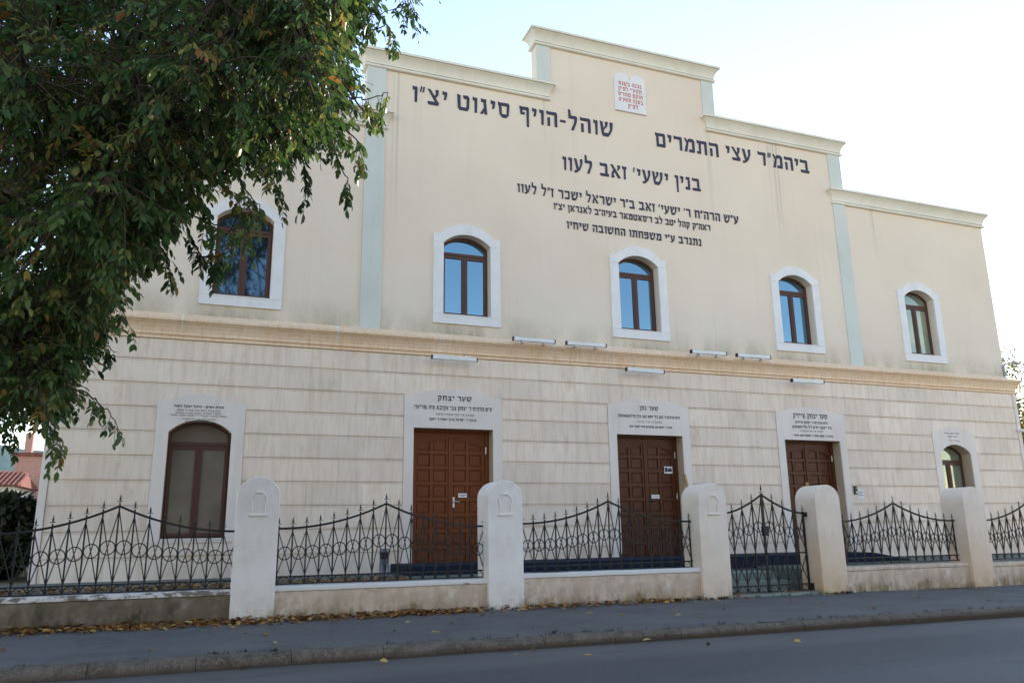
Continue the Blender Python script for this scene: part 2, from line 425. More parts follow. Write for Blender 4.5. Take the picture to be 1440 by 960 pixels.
def tag(o, label=None, cat=None, group=None, kind=None):
    if label: o['label'] = label
    if cat: o['category'] = cat
    if group: o['group'] = group
    if kind: o['kind'] = kind
    return o
def thing(name, loc, label, cat, group=None, rz=0.):
    o = bpy.data.objects.new(name, None); COL.objects.link(o)
    o.empty_display_size = .3; o.location = loc; o.rotation_euler = (0, 0, rz)
    return tag(o, label, cat, group)
def children(o): return [c for c in bpy.data.objects if c.parent == o]
def copy_tree(o, parent=None):
    c = o.copy(); COL.objects.link(c)
    if parent is not None: c.parent = parent
    for ch in children(o): copy_tree(ch, c)
    return c
def arc(x0, x1, z, rise, n=14):
    """segmental arch from (x1, z) over to (x0, z)"""
    w = (x1 - x0) / 2; rad = (w * w + rise * rise) / (2 * rise); cz = z + rise - rad; cx = (x0 + x1) / 2
    a = math.asin(min(1, w / rad))
    return [(cx + rad * math.sin(a - 2 * a * k / n), cz + rad * math.cos(a - 2 * a * k / n)) for k in range(n + 1)]
def opening(x0, x1, z0, zs, apex, n=14):
    return [(x0, z0), (x1, z0)] + arc(x0, x1, zs, apex - zs, n)
def leaves(name, items, mat, parent=None, origin=(0, 0, 0)):
    """items: (position, direction, side normal, length, width, tone); each a folded, curved, pointed leaf"""
    V = []; F = []; T = []
    for p, d, up, L, W, tone in items:
        d = d.normalized(); s_ = d.cross(up)
        if s_.length < 1e-4: s_ = d.cross(Vector((1, 0, .3)))
        s_.normalize(); n = s_.cross(d)
        b = len(V); sag = L * .16
        for (u, w, h) in ((0, 0, 0), (.3, -.42, .10), (.3, 0, -.02), (.3, .42, .10), (.68, -.40, .0), (.68, 0, -.1), (.68, .40, .0), (1, 0, -.28)):
            q = p + d * (u * L) + s_ * (w * W) + n * (h * L * .6)
            V.append((q.x - origin[0], q.y - origin[1], q.z - origin[2]))
        F += [(b, b + 2, b + 1), (b, b + 3, b + 2), (b + 1, b + 2, b + 5, b + 4), (b + 2, b + 3, b + 6, b + 5), (b + 4, b + 5, b + 7), (b + 5, b + 6, b + 7)]
        T += [tone] * 8
    me = bpy.data.meshes.new(name); me.from_pydata(V, [], F)
    at = me.attributes.new('tone', 'FLOAT', 'POINT'); at.data.foreach_set('value', T)
    me.materials.append(mat)
    me.polygons.foreach_set('use_smooth', [True] * len(me.polygons)); me.update()
    o = bpy.data.objects.new(name, me); COL.objects.link(o)
    if parent is not None: o.parent = parent
    else: o.location = origin
    return o

# ------------------------------------------------------------ lettering: square Hebrew letters drawn as pen strokes on a 100-unit body
def Q(*a): return [(a[i], a[i + 1]) for i in range(0, len(a), 2)]
BAR = lambda w: Q(5, 103, 16, 98, w - 10, 100, w - 3, 90, w - 4, 79, 6, 79)
GL = {
 'א': (82, [Q(4, 100, 20, 102, 78, 4, 60, -2), Q(56, 100, 76, 102, 76, 80, 62, 60, 54, 66, 60, 80), Q(8, 0, 30, 0, 24, 26, 36, 56, 26, 66, 12, 40)]),
 'ב': (74, [BAR(64), Q(45, 82, 61, 82, 61, 18, 45, 18), Q(4, 20, 72, 20, 70, 0, 8, 0)]),
 'ג': (50, [Q(10, 103, 22, 98, 40, 100, 38, 79, 10, 80), Q(23, 82, 38, 82, 44, 0, 29, 0, 27, 32), Q(4, 0, 20, 0, 30, 34, 26, 44)]),
 'ד': (68, [BAR(68), Q(45, 82, 61, 82, 58, 0, 44, 0)]),
 'ה': (74, [BAR(72), Q(53, 82, 69, 82, 69, 0, 54, 0), Q(10, 58, 25, 58, 25, 0, 11, 0)]),
 'ו': (34, [Q(6, 103, 16, 98, 28, 100, 32, 90, 30, 79, 6, 80), Q(16, 82, 31, 82, 29, 0, 17, 0)]),
 'ז': (38, [Q(2, 104, 12, 98, 36, 100, 34, 80, 4, 80), Q(13, 82, 27, 82, 26, 0, 13, 0)]),
 'ח': (76, [BAR(74), Q(55, 82, 71, 82, 71, 0, 56, 0), Q(10, 82, 26, 82, 25, 0, 11, 0)]),
 'ט': (76, [Q(4, 103, 22, 96, 23, 12, 8, 12), Q(8, 20, 70, 20, 62, 0, 15, 0), Q(55, 18, 70, 18, 72, 84, 58, 84), Q(36, 98, 62, 102, 72, 86, 62, 78, 42, 78)]),
 'י': (34, [Q(6, 103, 16, 98, 28, 100, 32, 90, 30, 78, 6, 80), Q(17, 80, 31, 80, 25, 48, 13, 46)]),
 'כ': (68, [BAR(64), Q(46, 82, 61, 82, 61, 18, 46, 18), Q(6, 20, 61, 20, 60, 8, 50, 0, 8, 0)]),
 'ך': (64, [BAR(64), Q(45, 82, 60, 82, 59, -34, 46, -30)]),
 'ל': (64, [Q(5, 142, 18, 136, 21, 98, 6, 98), BAR(62), Q(43, 82, 59, 82, 56, 58, 36, 0, 20, 0, 40, 54)]),
 'מ': (80, [Q(3, 102, 15, 100, 33, 68, 20, 0, 2, 0, 19, 66), Q(26, 82, 36, 100, 62, 100, 75, 86, 75, 78, 28, 76), Q(59, 80, 75, 80, 75, 18, 59, 18), Q(36, 20, 75, 20, 73, 0, 34, 0)]),
 'ם': (76, [BAR(74), Q(11, 82, 26, 82, 26, 18, 11, 18), Q(56, 82, 71, 82, 71, 18, 56, 18), Q(11, 20, 71, 20, 70, 0, 12, 0)]),
 'נ': (48, [Q(10, 103, 20, 98, 40, 100, 38, 79, 10, 80), Q(25, 82, 39, 82, 40, 18, 25, 18), Q(4, 20, 40, 20, 40, 0, 6, 0)]),
 'ן': (34, [Q(6, 103, 16, 98, 28, 100, 32, 90, 30, 79, 6, 80), Q(16, 82, 31, 82, 29, -36, 18, -32)]),
 'ס': (76, [BAR(74), Q(9, 82, 24, 82, 26, 18, 14, 18), Q(56, 82, 71, 82, 66, 18, 54, 18), Q(13, 22, 68, 22, 52, 0, 28, 0)]),
 'ע': (70, [Q(4, 102, 22, 98, 38, 14, 22, 14), Q(48, 100, 66, 102, 64, 62, 46, 16, 34, 22, 50, 62), Q(4, 8, 28, 12, 44, 18, 36, 6, 24, -4, 6, -8)]),
 'פ': (70, [BAR(66), Q(9, 82, 22, 82, 22, 66, 9, 60), Q(9, 62, 36, 62, 34, 46, 12, 46), Q(48, 82, 63, 82, 63, 18, 48, 18), Q(6, 20, 63, 20, 61, 8, 52, 0, 8, 0)]),
 'ף': (66, [BAR(64), Q(9, 82, 22, 82, 22, 66, 9, 60), Q(9, 62, 36, 62, 34, 46, 12, 46), Q(46, 82, 60, 82, 59, -34, 47, -30)]),
 'צ': (70, [Q(4, 102, 20, 98, 63, 18, 46, 18), Q(46, 100, 64, 102, 62, 70, 48, 46, 39, 58, 49, 74), Q(4, 20, 66, 20, 62, 0, 8, 0)]),
 'ץ': (66, [Q(6, 102, 22, 98, 40, 18, 38, -34, 26, -30, 24, 24), Q(44, 100, 62, 102, 60, 76, 40, 36, 34, 46, 46, 78)]),
 'ק': (72, [BAR(70), Q(52, 82, 67, 82, 64, 46, 46, 0, 32, 0, 50, 44), Q(11, 62, 25, 62, 24, -36, 12, -32)]),
 'ר': (66, [BAR(64), Q(45, 82, 61, 82, 60, 0, 46, 0)]),
 'ש': (90, [Q(4, 102, 20, 98, 29, 14, 14, 14), Q(36, 100, 54, 102, 50, 70, 28, 42, 24, 54, 38, 74), Q(66, 100, 86, 102, 82, 52, 66, 14, 52, 14, 68, 54), Q(13, 22, 70, 22, 54, -2, 20, -2)]),
 'ת': (80, [BAR(78), Q(58, 82, 74, 82, 74, 0, 59, 0), Q(18, 82, 32, 82, 30, 12, 18, 12), Q(2, 16, 30, 20, 30, 2, 6, 0)]),
 '"': (30, [Q(6, 106, 14, 106, 8, 70, 2, 70), Q(20, 106, 28, 106, 22, 70, 16, 70)]),
 "'": (18, [Q(5, 106, 14, 106, 8, 70, 2, 70)]),
 '-': (42, [Q(4, 56, 38, 56, 38, 42, 4, 42)]),
 '(': (22, [Q(18, 112, 8, 70, 8, 30, 18, -14, 13, -14, 2, 30, 2, 70, 13, 112)]),
 ')': (22, [Q(4, 112, 9, 112, 20, 70, 20, 30, 9, -14, 4, -14, 14, 30, 14, 70)]),
}
def lettering(name, text, xl, xr, zb, h, y, mat, parent=None, depth=.012, space=40, origin=(0, 0, 0), jit=0.):
    wid = sum((GL[ch][0] + 9) if ch in GL else space for ch in text) - 9
    sx = (xr - xl) / wid; sz = h / 100.
    mb = MB(); x = wid
    for ch in text:
        if ch not in GL: x -= space; continue
        w, polys = GL[ch]
        for k, pl in enumerate(polys):
            mb.prism([(xl + (x - w + px) * sx, zb + pz * sz) for px, pz in pl], y - depth - k * .0006, y + .002)
        x -= w + 9
    return mb.build(name, mat, parent, origin)

# ------------------------------------------------------------ the ground, footway, kerb, road
def gz(x): return -.0047 * (x + 1.5)
def sheet(name, x0, x1, ys, zs, mat, nx=60, jit=0., kind='structure'):
    V = []; F = []
    n = len(ys)
    for i in range(nx + 1):
        x = x0 + (x1 - x0) * i / nx
        for j in range(n):
            V.append((x, ys[j], zs[j] + gz(max(-60, min(60, x))) + (jit * noise.noise((x * .7, ys[j] * .7, 3.)) if jit else 0)))
    for i in range(nx):
        for j in range(n - 1):
            a = i * n + j; F.append((a, a + 1, a + n + 1, a + n) if ys[1] < ys[0] else (a, a + n, a + n + 1, a + 1))
    me = bpy.data.meshes.new(name); me.from_pydata(V, [], F); me.materials.append(mat); me.update()
    o = bpy.data.objects.new(name, me); COL.objects.link(o); o['kind'] = kind
    return o
KY = -7.02       # back edge of the kerb
mb = MB(); mb.v = [(-900, -900, -.40), (900, -900, -.40), (900, 1500, -.40), (-900, 1500, -.40)]; mb.f = [(0, 1, 2, 3)]
o = mb.build('ground', M['soil']); o['kind'] = 'structure'
sheet('road', -90, 90, [KY - .05 - k * .45 for k in range(17)], [-.125 + (.035 * math.sin(min(1, k / 8.) * PI / 2) if k < 9 else .035 - .004 * (k - 8)) for k in range(17)], M['road'], 160, .010)
sheet('pavement', -60, 60, [-3.55 - k * .2166 for k in range(17)], [0.012 - .0007 * k for k in range(17)], M['footway'], 240, .016)
far_ = sheet('far_pavement', -60, 60, [-14.4, -16.0, -24.], [0, .02, .02], M['footway'], 40)
random.seed(3)
mb = MB(); x = -60.
while x < 60:
    L = random.choice((.98, 1., 1.02)); g = random.uniform(.002, .010); dz = random.uniform(-.008, .006); dy = random.uniform(-.008, .008)
    n = 15; b = len(mb.v)
    prof = [(KY + .02, -.2), (KY + .02, .0), (KY - .02, .012), (KY - .10, .010), (KY - .15, -.008), (KY - .185, -.05), (KY - .20, -.13), (KY - .20, -.25)]
    for i in range(n):
        xx = x + (L - g) * i / (n - 1)
        for (yy, zz) in prof:
            w = .010 * noise.noise((xx * 3, yy * 7, 1.)) + .009 * noise.noise((xx * 11, yy * 16, 1.))
            mb.v.append((xx, yy + dy + w, zz + dz + gz(xx) + w))
    k = len(prof)
    for i in range(n - 1):
        for j in range(k - 1):
            a = b + i * k + j; mb.f.append((a, a + 1, a + k + 1, a + k))
    mb.f.append(tuple(b + j for j in reversed(range(k)))); mb.f.append(tuple(b + (n - 1) * k + j for j in range(k)))
    x += L
o = mb.build('kerb', M['kerb']); o['kind'] = 'structure'
# yard behind the fence: a raised slab with a sunken passage at the gate
YZ = .50
mb = MB()
mb.box(-40, -.66, -3.36, -.02, -.3, YZ).box(1.62, 40, -3.36, -.02, -.3, .46)
o = mb.build('yard', M['concrete']); o['kind'] = 'structure'
mb = MB().box(-.656, 1.616, -3.6, -2.75, -.3, .045).box(-.656, 1.616, -2.748, -2.35, -.3, .21).box(-.656, 1.616, -2.348, -.02, -.3, .37)
o = mb.build('path', M['paleconcrete']); o['kind'] = 'structure'
mb = MB().box(-80, -12.92, -.02, 30, -.3, .47).box(12.92, 80, -.02, 30, -.3, .42)
o = mb.build('side_yard', M['soil']); o['kind'] = 'structure'

# ------------------------------------------------------------ the building
B = thing('building', (0, 0, 0), 'two storey cream hall with a stepped gable, pale stone ground floor and Hebrew lettering', 'building')
HX, PX0, PX1, CX = 12.6, 7.058, 6.607, 2.711
T1, T2, T3 = 14.06, 12.495, 10.92
UW = [-9.532, -4.60, -.029, 4.915, 9.459]
DX = [-4.931, .0, 4.90]
LW = [-10.11, 9.97]
uop = [opening(c - .575, c + .575, 6.11, 7.83, 8.075) for c in UW]
outl = [(-HX, 5.2), (HX, 5.2), (HX, T3 - .05), (PX0, T3 - .05), (PX0, T2 - .05), (CX, T2 - .05), (CX, T1 - .05), (-CX, T1 - .05), (-CX, T2 - .05), (-PX0, T2 - .05), (-PX0, T3 - .05), (-HX, T3 - .05)]
mb = MB(); mb.plate(outl, uop, 0, .32)
mb.box(-HX, -HX + .3, .322, 18, 5.2, T3 - .1); mb.box(HX - .3, HX, .322, 18, 5.2, T3 - .1); mb.box(-HX, HX, 18.0, 18.3, 0, T3 - .1)
mb.build('upper_wall', M['cream'], B)
mb = MB().box(-HX + .302, HX - .302, .324, 17.99, 10.3, 10.5)
mb.build('roof', M['greyplastic'], B)

dop = [[(c - .907, .50), (c + .907, .50), (c + .907, 3.49), (c - .907, 3.49)] for c in DX]
lop = [opening(c - .578, c + .578, 1.24, 3.255, 3.50) for c in LW]
mb = MB(); mb.plate([(-12.72, -.3), (12.72, -.3), (12.72, 5.10), (-12.72, 5.10)], dop + lop, -.088, .32)
mb.build('joint_wall', M['joint'], B)
mb = MB()
zs = [.25] + [.91 - .0 + .4706 * k for k in range(9)] + [5.095]
zs = [-.1, .44, .91, 1.38, 1.85, 2.32, 2.79, 3.26, 3.73, 4.20, 4.67, 5.093]
random.seed(8)
for k in range(len(zs) - 1):
    z0, z1 = zs[k] + .0055, zs[k + 1] - .0055
    cuts = [-12.62, 12.62]; blocks = []
    for c in DX:
        if z0 < 4.15: blocks.append((c - 1.122, c + 1.122))
    for c in LW:
        if 1.0 < z1 and z0 < 3.70: blocks.append((c - .815, c + .815))
    xs = -12.62; segs = []
    for a, b in sorted(blocks):
        segs.append((xs, a)); xs = b
    segs.append((xs, 12.62))
    for a, b in segs: mb.cham(a + .002, b - .002, -.1, -.087, z0, z1, .006)
for c in LW: mb.box(c - .813, c + .813, -.099, -.0865, .93, 1.157)
mb.box(-12.75, -12.72, .0, 18, -.3, 5.09); mb.box(12.72, 12.75, .0, 18, -.3, 5.09)
mb.build('lower_wall', M['stone'], B)
for s in (-1, 1):
    mb = MB(); a, b = sorted((s * 12.76, s * 12.63))
    z = -.2
    while z < 5.05:
        z2 = min(z + 1.62, 5.092); mb.cham(a, b, -.125, .0, z + .003, z2 - .003, .006); z = z2
    mb.build('corner_strip', M['smooth'], B)

def cornice(name, xa, xb, prof, mat, y0=0., y1=.3, closed=True, z=0.):
    mb = MB(); n = 6
    for o, zz in prof:
        mb.v += [(xa - o, y1, z + zz), (xa - o, y0 - o, z + zz), (xb + o, y0 - o, z + zz), (xb + o, y1, z + zz)] + ([(xb + o, y1 + o, z + zz), (xa - o, y1 + o, z + zz)] if closed else [])
    n = 6 if closed else 4
    for i in range(len(prof) - 1):
        for k in range(n if closed else n - 1):
            k2 = (k + 1) % n
            mb.f.append((i * n + k, i * n + k2, (i + 1) * n + k2, (i + 1) * n + k))
    mb.f.append(tuple((len(prof) - 1) * n + k for k in range(n)))
    mb.f.append(tuple(reversed(range(n))))
    return mb.build(name, mat, B)
CP = [(-.02, -.47), (.045, -.47), (.072, -.455), (.078, -.43), (.072, -.405), (.055, -.394), (.022, -.39), (.022, -.374), (.05, -.37), (.052, -.32), (.066, -.26), (.092, -.20), (.125, -.15), (.16, -.115), (.165, -.105), (.150, -.10), (.150, -.09), (.188, -.085), (.19, -.03), (.17, -.012), (-.02, .025)]
cornice('cornice', -CX, CX, CP, M['cornice'], z=T1)
cornice('cornice', -PX0, -2.435, CP, M['cornice'], z=T2)
cornice('cornice', 2.435, PX0, CP, M['cornice'], z=T2)
cornice('cornice', -HX, -6.62, CP, M['cornice'], z=T3)
cornice('cornice', 6.62, HX, CP, M['cornice'], z=T3)
SP = [(.02, 5.094), (.135, 5.094), (.138, 5.14), (.118, 5.15), (.118, 5.158), (.15, 5.168), (.158, 5.20), (.15, 5.225), (.155, 5.24), (.175, 5.30), (.215, 5.37), (.262, 5.415), (.268, 5.43), (.30, 5.435), (.302, 5.478), (.29, 5.49), (-.02, 5.66)]
sc_ = cornice('string_course', -12.62, 12.62, SP, M['peach'], y1=17.9, closed=False)
for x in (-10.6, -7.55, -5.3, -2.55, -.95, 1.2, 3.7, 6.35, 8.1, 10.9):      # joints between the moulding lengths, patched with pale filler
    mb = MB(); w = random.uniform(.012, .03)
    for (o1, z1), (o2, z2) in zip(SP[9:-1], SP[10:]):
        b = len(mb.v); mb.v += [(x - w, -o1 - .0015, z1), (x + w, -o1 - .0015, z1), (x + w, -o2 - .0015, z2), (x - w, -o2 - .0015, z2)]; mb.f.append((b, b + 1, b + 2, b + 3))
    mb.build('joint_filler', M['smooth'], sc_)
for s in (-1, 1):
    a, b = sorted((s * PX0, s * PX1))
    MB().cham(a - .003, b, -.04, .0, 5.60, T2 - .46, .006).build('pilaster', M['pilaster'], B)
    a, b = sorted((s * CX, s * 2.32))
    MB().cham(a - .003 if s < 0 else a, b + (.003 if s > 0 else 0), -.03, .0, T2 - .02, T1 - .46, .006).build('pilaster', M['pilaster'], B)

def pane(parent, poly, y, mat):
    return MB().plate(poly, [], y, y + .012).build('pane', mat, parent)
def window(cx, hw, z0, zs, za, ztr, y, gl, opened, name):
    out = opening(cx - hw + .002, cx + hw - .002, z0 + .002, zs, za - .002)
    t = .065
    lun = [(cx - hw + t, ztr + .05), (cx + hw - t, ztr + .05)] + arc(cx - hw + t, cx + hw - t, max(zs - .02, ztr + .08), za - t - max(zs - .02, ztr + .08), 12)
    hl = [(cx - hw + .05, z0 + .05), (cx - .03, z0 + .05), (cx - .03, ztr - .05), (cx - hw + .05, ztr - .05)]
    hr = [(2 * cx - x, z) for x, z in reversed(hl)]
    mb = MB(); mb.plate(out, [lun, hl, hr], y, y + .09)
    mb.box(cx - hw + .03, cx + hw - .03, y - .022, y + .002, ztr - .022, ztr + .028)     # transom moulding
    fr = mb.build(name, M['frame'], B)
    for s in (-1, 1):
        a, b = sorted((cx + s * .008, cx + s * (hw - .035)))
        i = .062
        sb = MB(); sb.plate([(a, z0 + .035), (b, z0 + .035), (b, ztr - .035), (a, ztr - .035)], [[(a + i, z0 + .035 + i), (b - i, z0 + .035 + i), (b - i, ztr - .035 - i), (a + i, ztr - .035 - i)]], y - .02, y + .05)
        sb.box(min(cx, cx + s * .03) if s > 0 else cx - .03, max(cx, cx + s * .03) if s > 0 else cx - .006, y - .032, y - .018, z0 + .05, ztr - .05)
        sash = sb.build('sash', M['frame'], fr)
        pane(fr, [(a + i - .004, z0 + .03 + i), (b - i + .004, z0 + .03 + i), (b - i + .004, ztr - .03 - i), (a + i - .004, ztr - .03 - i)], y + .012 + .002 * s, gl)
    e = .006
    pane(fr, [(cx - hw + t - e, ztr + .05 - e), (cx + hw - t + e, ztr + .05 - e)] + arc(cx - hw + t - e, cx + hw - t + e, max(zs - .02, ztr + .08), za - t + e - max(zs - .02, ztr + .08), 12), y + .03, gl)
    return fr
for i, c in enumerate(UW):
    fr = window(c, .575, 6.11, 7.83, 8.075, 7.63, .20, M['shade_glass'] if i == 0 else M['sky_glass'] if i < 4 else M['reflection_glass'], 0, 'window')
    sur = [(c - .8125, 5.89), (c + .8125, 5.89), (c + .8125, 8.03), (c + .66, 8.03)] + arc(c - .66, c + .66, 8.03, .29)[1:-1] + [(c - .66, 8.03), (c - .8125, 8.03)]
    mb = MB(); mb.plate(sur, [uop[i]], -.05, .0)
    mb.build('surround', M['marble'], fr)
    sl = MB().box(c - .60, c + .60, -.062, .22, 6.088, 6.108)
    sl.build('sill', M['marble'], fr)
    jm = MB()
    for s in (-1, 1):       # thin stone joints at sill and springing
        for zz in (6.10, 7.83): jm.box(min(c + s * .58, c + s * .81), max(c + s * .58, c + s * .81), -.0508, -.049, zz - .003, zz + .003)
    jm.build('stone_joint', M['joint'], fr)

def inscription(parent, c, y, rows):
    for text, w, zb, h, mt, off in rows:
        lettering('inscription', text, c + off - w / 2, c + off + w / 2, zb, h, y, M[mt], parent, .004)
lrows = [[("עזרת נשים - היכל יעקל לעווי", .92, 3.735, .045, 'ink', -.06), ("ע'ש מרת רחל ע'ה בת ר' משה", .80, 3.665, .034, 'faint', -.06), ("שתחי' לאורך ימים ושנים טובות", .85, 3.615, .026, 'faint', -.06), ("אשת הרבני הנגיד ר' יעקב לעווי שיחי'", 1.05, 3.565, .03, 'faint', -.06), ("נתנדב ע'י בני המשפחה", .62, 3.672 - .17, .024, 'faint', -.05), ("זכרון לדורות עולם", .5, 3.672 - .175 - .05 + .005, .024, 'faint', -.05)],
         [("היכל יעקב משה", .56, 3.80, .035, 'faint', -.06), ("לעילוי נשמת", .36, 3.71, .028, 'faint', -.05), ("נתנדב ע'י בניו", .40, 3.60, .025, 'faint', 0)]]
for i, c in enumerate(LW):
    fr = window(c, .578, 1.24, 3.255, 3.50, 3.04, .16 if i == 0 else .2, M['frost_glass'] if i == 0 else M['reflection_glass'], 0, 'arched_window')
    sur = [(c - .815, 1.16), (c + .815, 1.16), (c + .815, 3.855), (c + .62, 3.875)] + arc(c - .62, c + .62, 3.875, .15)[1:-1] + [(c - .62, 3.875), (c - .815, 3.855)]
    mb = MB(); mb.plate(sur, [lop[i]], -.12, -.0885)
    mb.build('surround', M['smooth'], fr)
    MB().box(c - .60, c + .60, -.135, .18, 1.215, 1.2385).build('sill', M['marble'], fr)
    inscription(fr, c, -.121, lrows[i])

drows = [[("שער יצחק", .79, 4.105, .105, 'ink', .01), ("ע\"ש הרה\"ח ר' יצחק צבי עקיבא ע\"ה (פריעד)", 1.80, 3.90, .082, 'ink', -.02), ("נתנדב ע\"י בניו ונכדיו שיחיו", .88, 3.775, .042, 'faint', .02), ("הרבני ר' ישראל ברוך ואחיו ר' יעקב", 1.08, 3.66, .052, 'ink', -.03)],
         [("שער נתן", .52, 4.09, .10, 'ink', .0), ("ע\"ש הרה\"ח ר' נתן ב\"ר יושע זאב ע\"ה (ווילאמאווסקי)", 1.72, 3.90, .066, 'ink', .0), ("נתנדב ע\"י נכדו", .68, 3.785, .04, 'faint', .0), ("הרבני ר' יהושע זאב מלאנדאן שיחי' לאורך ימים", 1.18, 3.66, .05, 'ink', .03)],
         [("שער יצחק אייזיק", 1.14, 4.07, .12, 'ink', .0), ("ע\"ש הרה\"ח ר' יצחק אייזיק", 1.07, 3.925, .062, 'ink', .02), ("ב\"ר יעקב יודא ז\"ל (וויינשטאק)", 1.30, 3.80, .066, 'ink', .02), ("נתנדב ע\"י בניו היקרים", .74, 3.71, .036, 'faint', .0), ("הרבני ר' משה ואחיו ר' שלום יעקב שיחיו", 1.30, 3.585, .05, 'ink', .04)]]
for i, c in enumerate(DX):
    fo = [(c - .905, .56), (c + .905, .56), (c + .905, 3.488), (c - .905, 3.488)]
    fi = [(c - .835, .565), (c + .815, .565), (c + .815, 3.44), (c - .835, 3.44)]
    mb = MB(); mb.plate(fo, [fi], .165, .30)
    wd = M['wood'] if i == 0 else M['darkwood']
    door = mb.build('door', wd, B)
    W = .8155; cc = c - .01
    def az(x): return 3.385 - .20 * ((x - cc) / W) ** 2      # arched moulding over both leaves
    for s in (-1, 1):
        a, b = (cc - .822, cc - .003) if s < 0 else (cc + .003, cc + .822)
        holes = []; pans = []
        iw = (b - a - .075 * 2 - .065) / 2
        for r in range(8):
            z0 = .665 + r * .337; z1 = z0 + .272
            for q in range(2):
                xa = a + .075 + q * (iw + .065); xb = xa + iw
                if r == 7: h = [(xa, z0), (xb, z0), (xb, az(xb) - .10), ((xa + xb) / 2, az((xa + xb) / 2) - .10), (xa, az(xa) - .10)]
                else: h = [(xa, z0), (xb, z0), (xb, z1), (xa, z1)]
                holes.append(h); pans.append(h)
        mb = MB(); mb.plate([(a, .57), (b, .57), (b, 3.435), (a, 3.435)], holes, .20, .25)
        for h in pans:      # raised and fielded panels, 25 mm behind the rails
            mb.plate(h, [], .232, .245, False)
            k = .022; xs_ = [p[0] for p in h]; zz_ = [p[1] for p in h]
            mb.cham(min(xs_) + k, max(xs_) - k, .219, .233, min(zz_) + k, min(zz_[2:]) - k, .012)
        st = [(a + .012 + (b - a - .024) * k / 8) for k in range(9)]
        mb.plate([(x, az(x) - .055) for x in st] + [(x, az(x)) for x in reversed(st)], [], .182, .2005)
        if s > 0: mb.box(a - .028, a + .026, .178, .1995, .60, 3.40)    # cover strip of the closing leaf
        mb.build('door_leaf', wd, door)
    hb = MB().cham(cc + .075, cc + .120, .190, .201, 1.80, 2.03, .004)
    hb.tube([(cc + .098, .192, 1.93), (cc + .098, .140, 1.93), (cc + .125, .135, 1.93), (cc + .225, .137, 1.925)], .011, 8)
    hb.build('handle', M['alu'] if i == 0 else M['black'], door)
    for zz in (.95, 2.05, 3.05):
        MB().tube([(c + .829, .158, zz - .075), (c + .829, .158, zz + .075)], .014, 8).build('hinge', M['alu'], door)
    sur = [(c - 1.12, .45), (c - .907, .45), (c - .907, 3.49), (c + .907, 3.49), (c + .907, .45), (c + 1.12, .45), (c + 1.12, 4.205), (c + .90, 4.225)] + arc(c - .90, c + .90, 4.225, .14)[1:-1] + [(c - .90, 4.225), (c - 1.12, 4.205)]
    MB().plate(sur, [], -.12, -.0885).build('surround', M['smooth'], door)
    inscription(door, c, -.121, drows[i])
# the big wall inscription
for text, xl, xr, zb, h in [("ביהמ\"ד עצי התמרים", .71, 5.89, 11.295, .40), ("שוהל-הויף סיגוט יצ\"ו", -5.99, -.54, 11.32, .41), ("בנין ישעי' זאב לעוו", -2.07, 2.07, 10.17, .36),
                            ("ע\"ש הרה\"ח ר' ישעי' זאב ב\"ר ישראל ישכר ז\"ל לעוו", -3.31, 3.22, 9.375, .225), ("ראה\"ק קהל יטב לב ד'סאטמאר בעיה\"ב לאנדאן יצ\"ו", -2.34, 2.28, 9.06, .16), ("נתנדב ע\"י משפחתו החשובה שיחיו", -2.0, 1.96, 8.59, .19)]:
    lettering('wall_lettering', text, xl, xr, zb, h, -.001, M['letter'], B, .018)

# stone tablets above the lettering
tb = thing('stone_tablet', (0, -.03, 12.14), 'white double arched stone tablet with red engraved Hebrew lines, high under the top cornice', 'tablet')
TO = (0, -.03, 12.14)
pl = [(-.47, 12.14), (.475, 12.14), (.475, 13.03)] + [(.235 + .24 * math.cos(PI * k / 12), 13.03 + .25 * math.sin(PI * k / 12)) for k in range(1, 12)] + [(.0, 13.07)] + [(-.235 + .235 * math.cos(PI * k / 12), 13.03 + .25 * math.sin(PI * k / 12)) for k in range(1, 12)] + [(-.47, 13.03)]
MB().plate(pl, [], -.05, -.0005).build('slab', M['marble'], tb, TO)
for text, xl, xr, zb in [("נבנה בשנת", -.35, .36, 12.90), ("תקע\"י לפ\"ק", -.36, .36, 12.74), ("הוקם מחדש", -.37, .38, 12.58), ("בשנת תשע\"ט", -.36, .38, 12.42), ("לפ\"ק", -.09, .22, 12.26)]:
    lettering('engraving', text, xl, xr, zb, .105, -.051, M['red'], tb, .003, origin=TO)

# ------------------------------------------------------------ wall-washer lamps along the string course
def lamp_tree(up):
    t = thing('wall_lamp', (0, 0, 0), 'x', 'wall lamp', 'slim wall lamps along the string course')
    mb = MB(); mb.plate([(-.50, -.045), (.50, -.045), (.50, .04), (-.50, .04)], [], -.42, -.34)
    bd = mb.build('housing', M['alu'], t)
    MB().box(-.47, .47, -.425, -.4205, -.03, .025).build('diffuser', M['white'], t)
    for s in (-1, 1): MB().box(min(s * .502, s * .525), max(s * .502, s * .525), -.425, -.335, -.048, .044).build('end_cap', M['black'], t)
    for x in (-.27, .27):
        if up: MB().box(x - .035, x + .035, -.40, -.30, -.075, -.046).box(x - .02, x + .02, -.34, -.06, -.088, -.074).build('bracket', M['alu'], t)
        else: MB().box(x - .035, x + .035, -.40, -.35, .041, .066).box(x - .02, x + .02, -.37, -.08, .066, .082).build('bracket', M['alu'], t)
    return t
lamps = [(-5.02, 5.00, 0), (-3.12, 5.545, 1), (-1.79, 5.54, 1), (-.23, 5.00, 0), (1.62, 5.565, 1), (2.98, 5.56, 1), (4.65, 5.0, 0)]
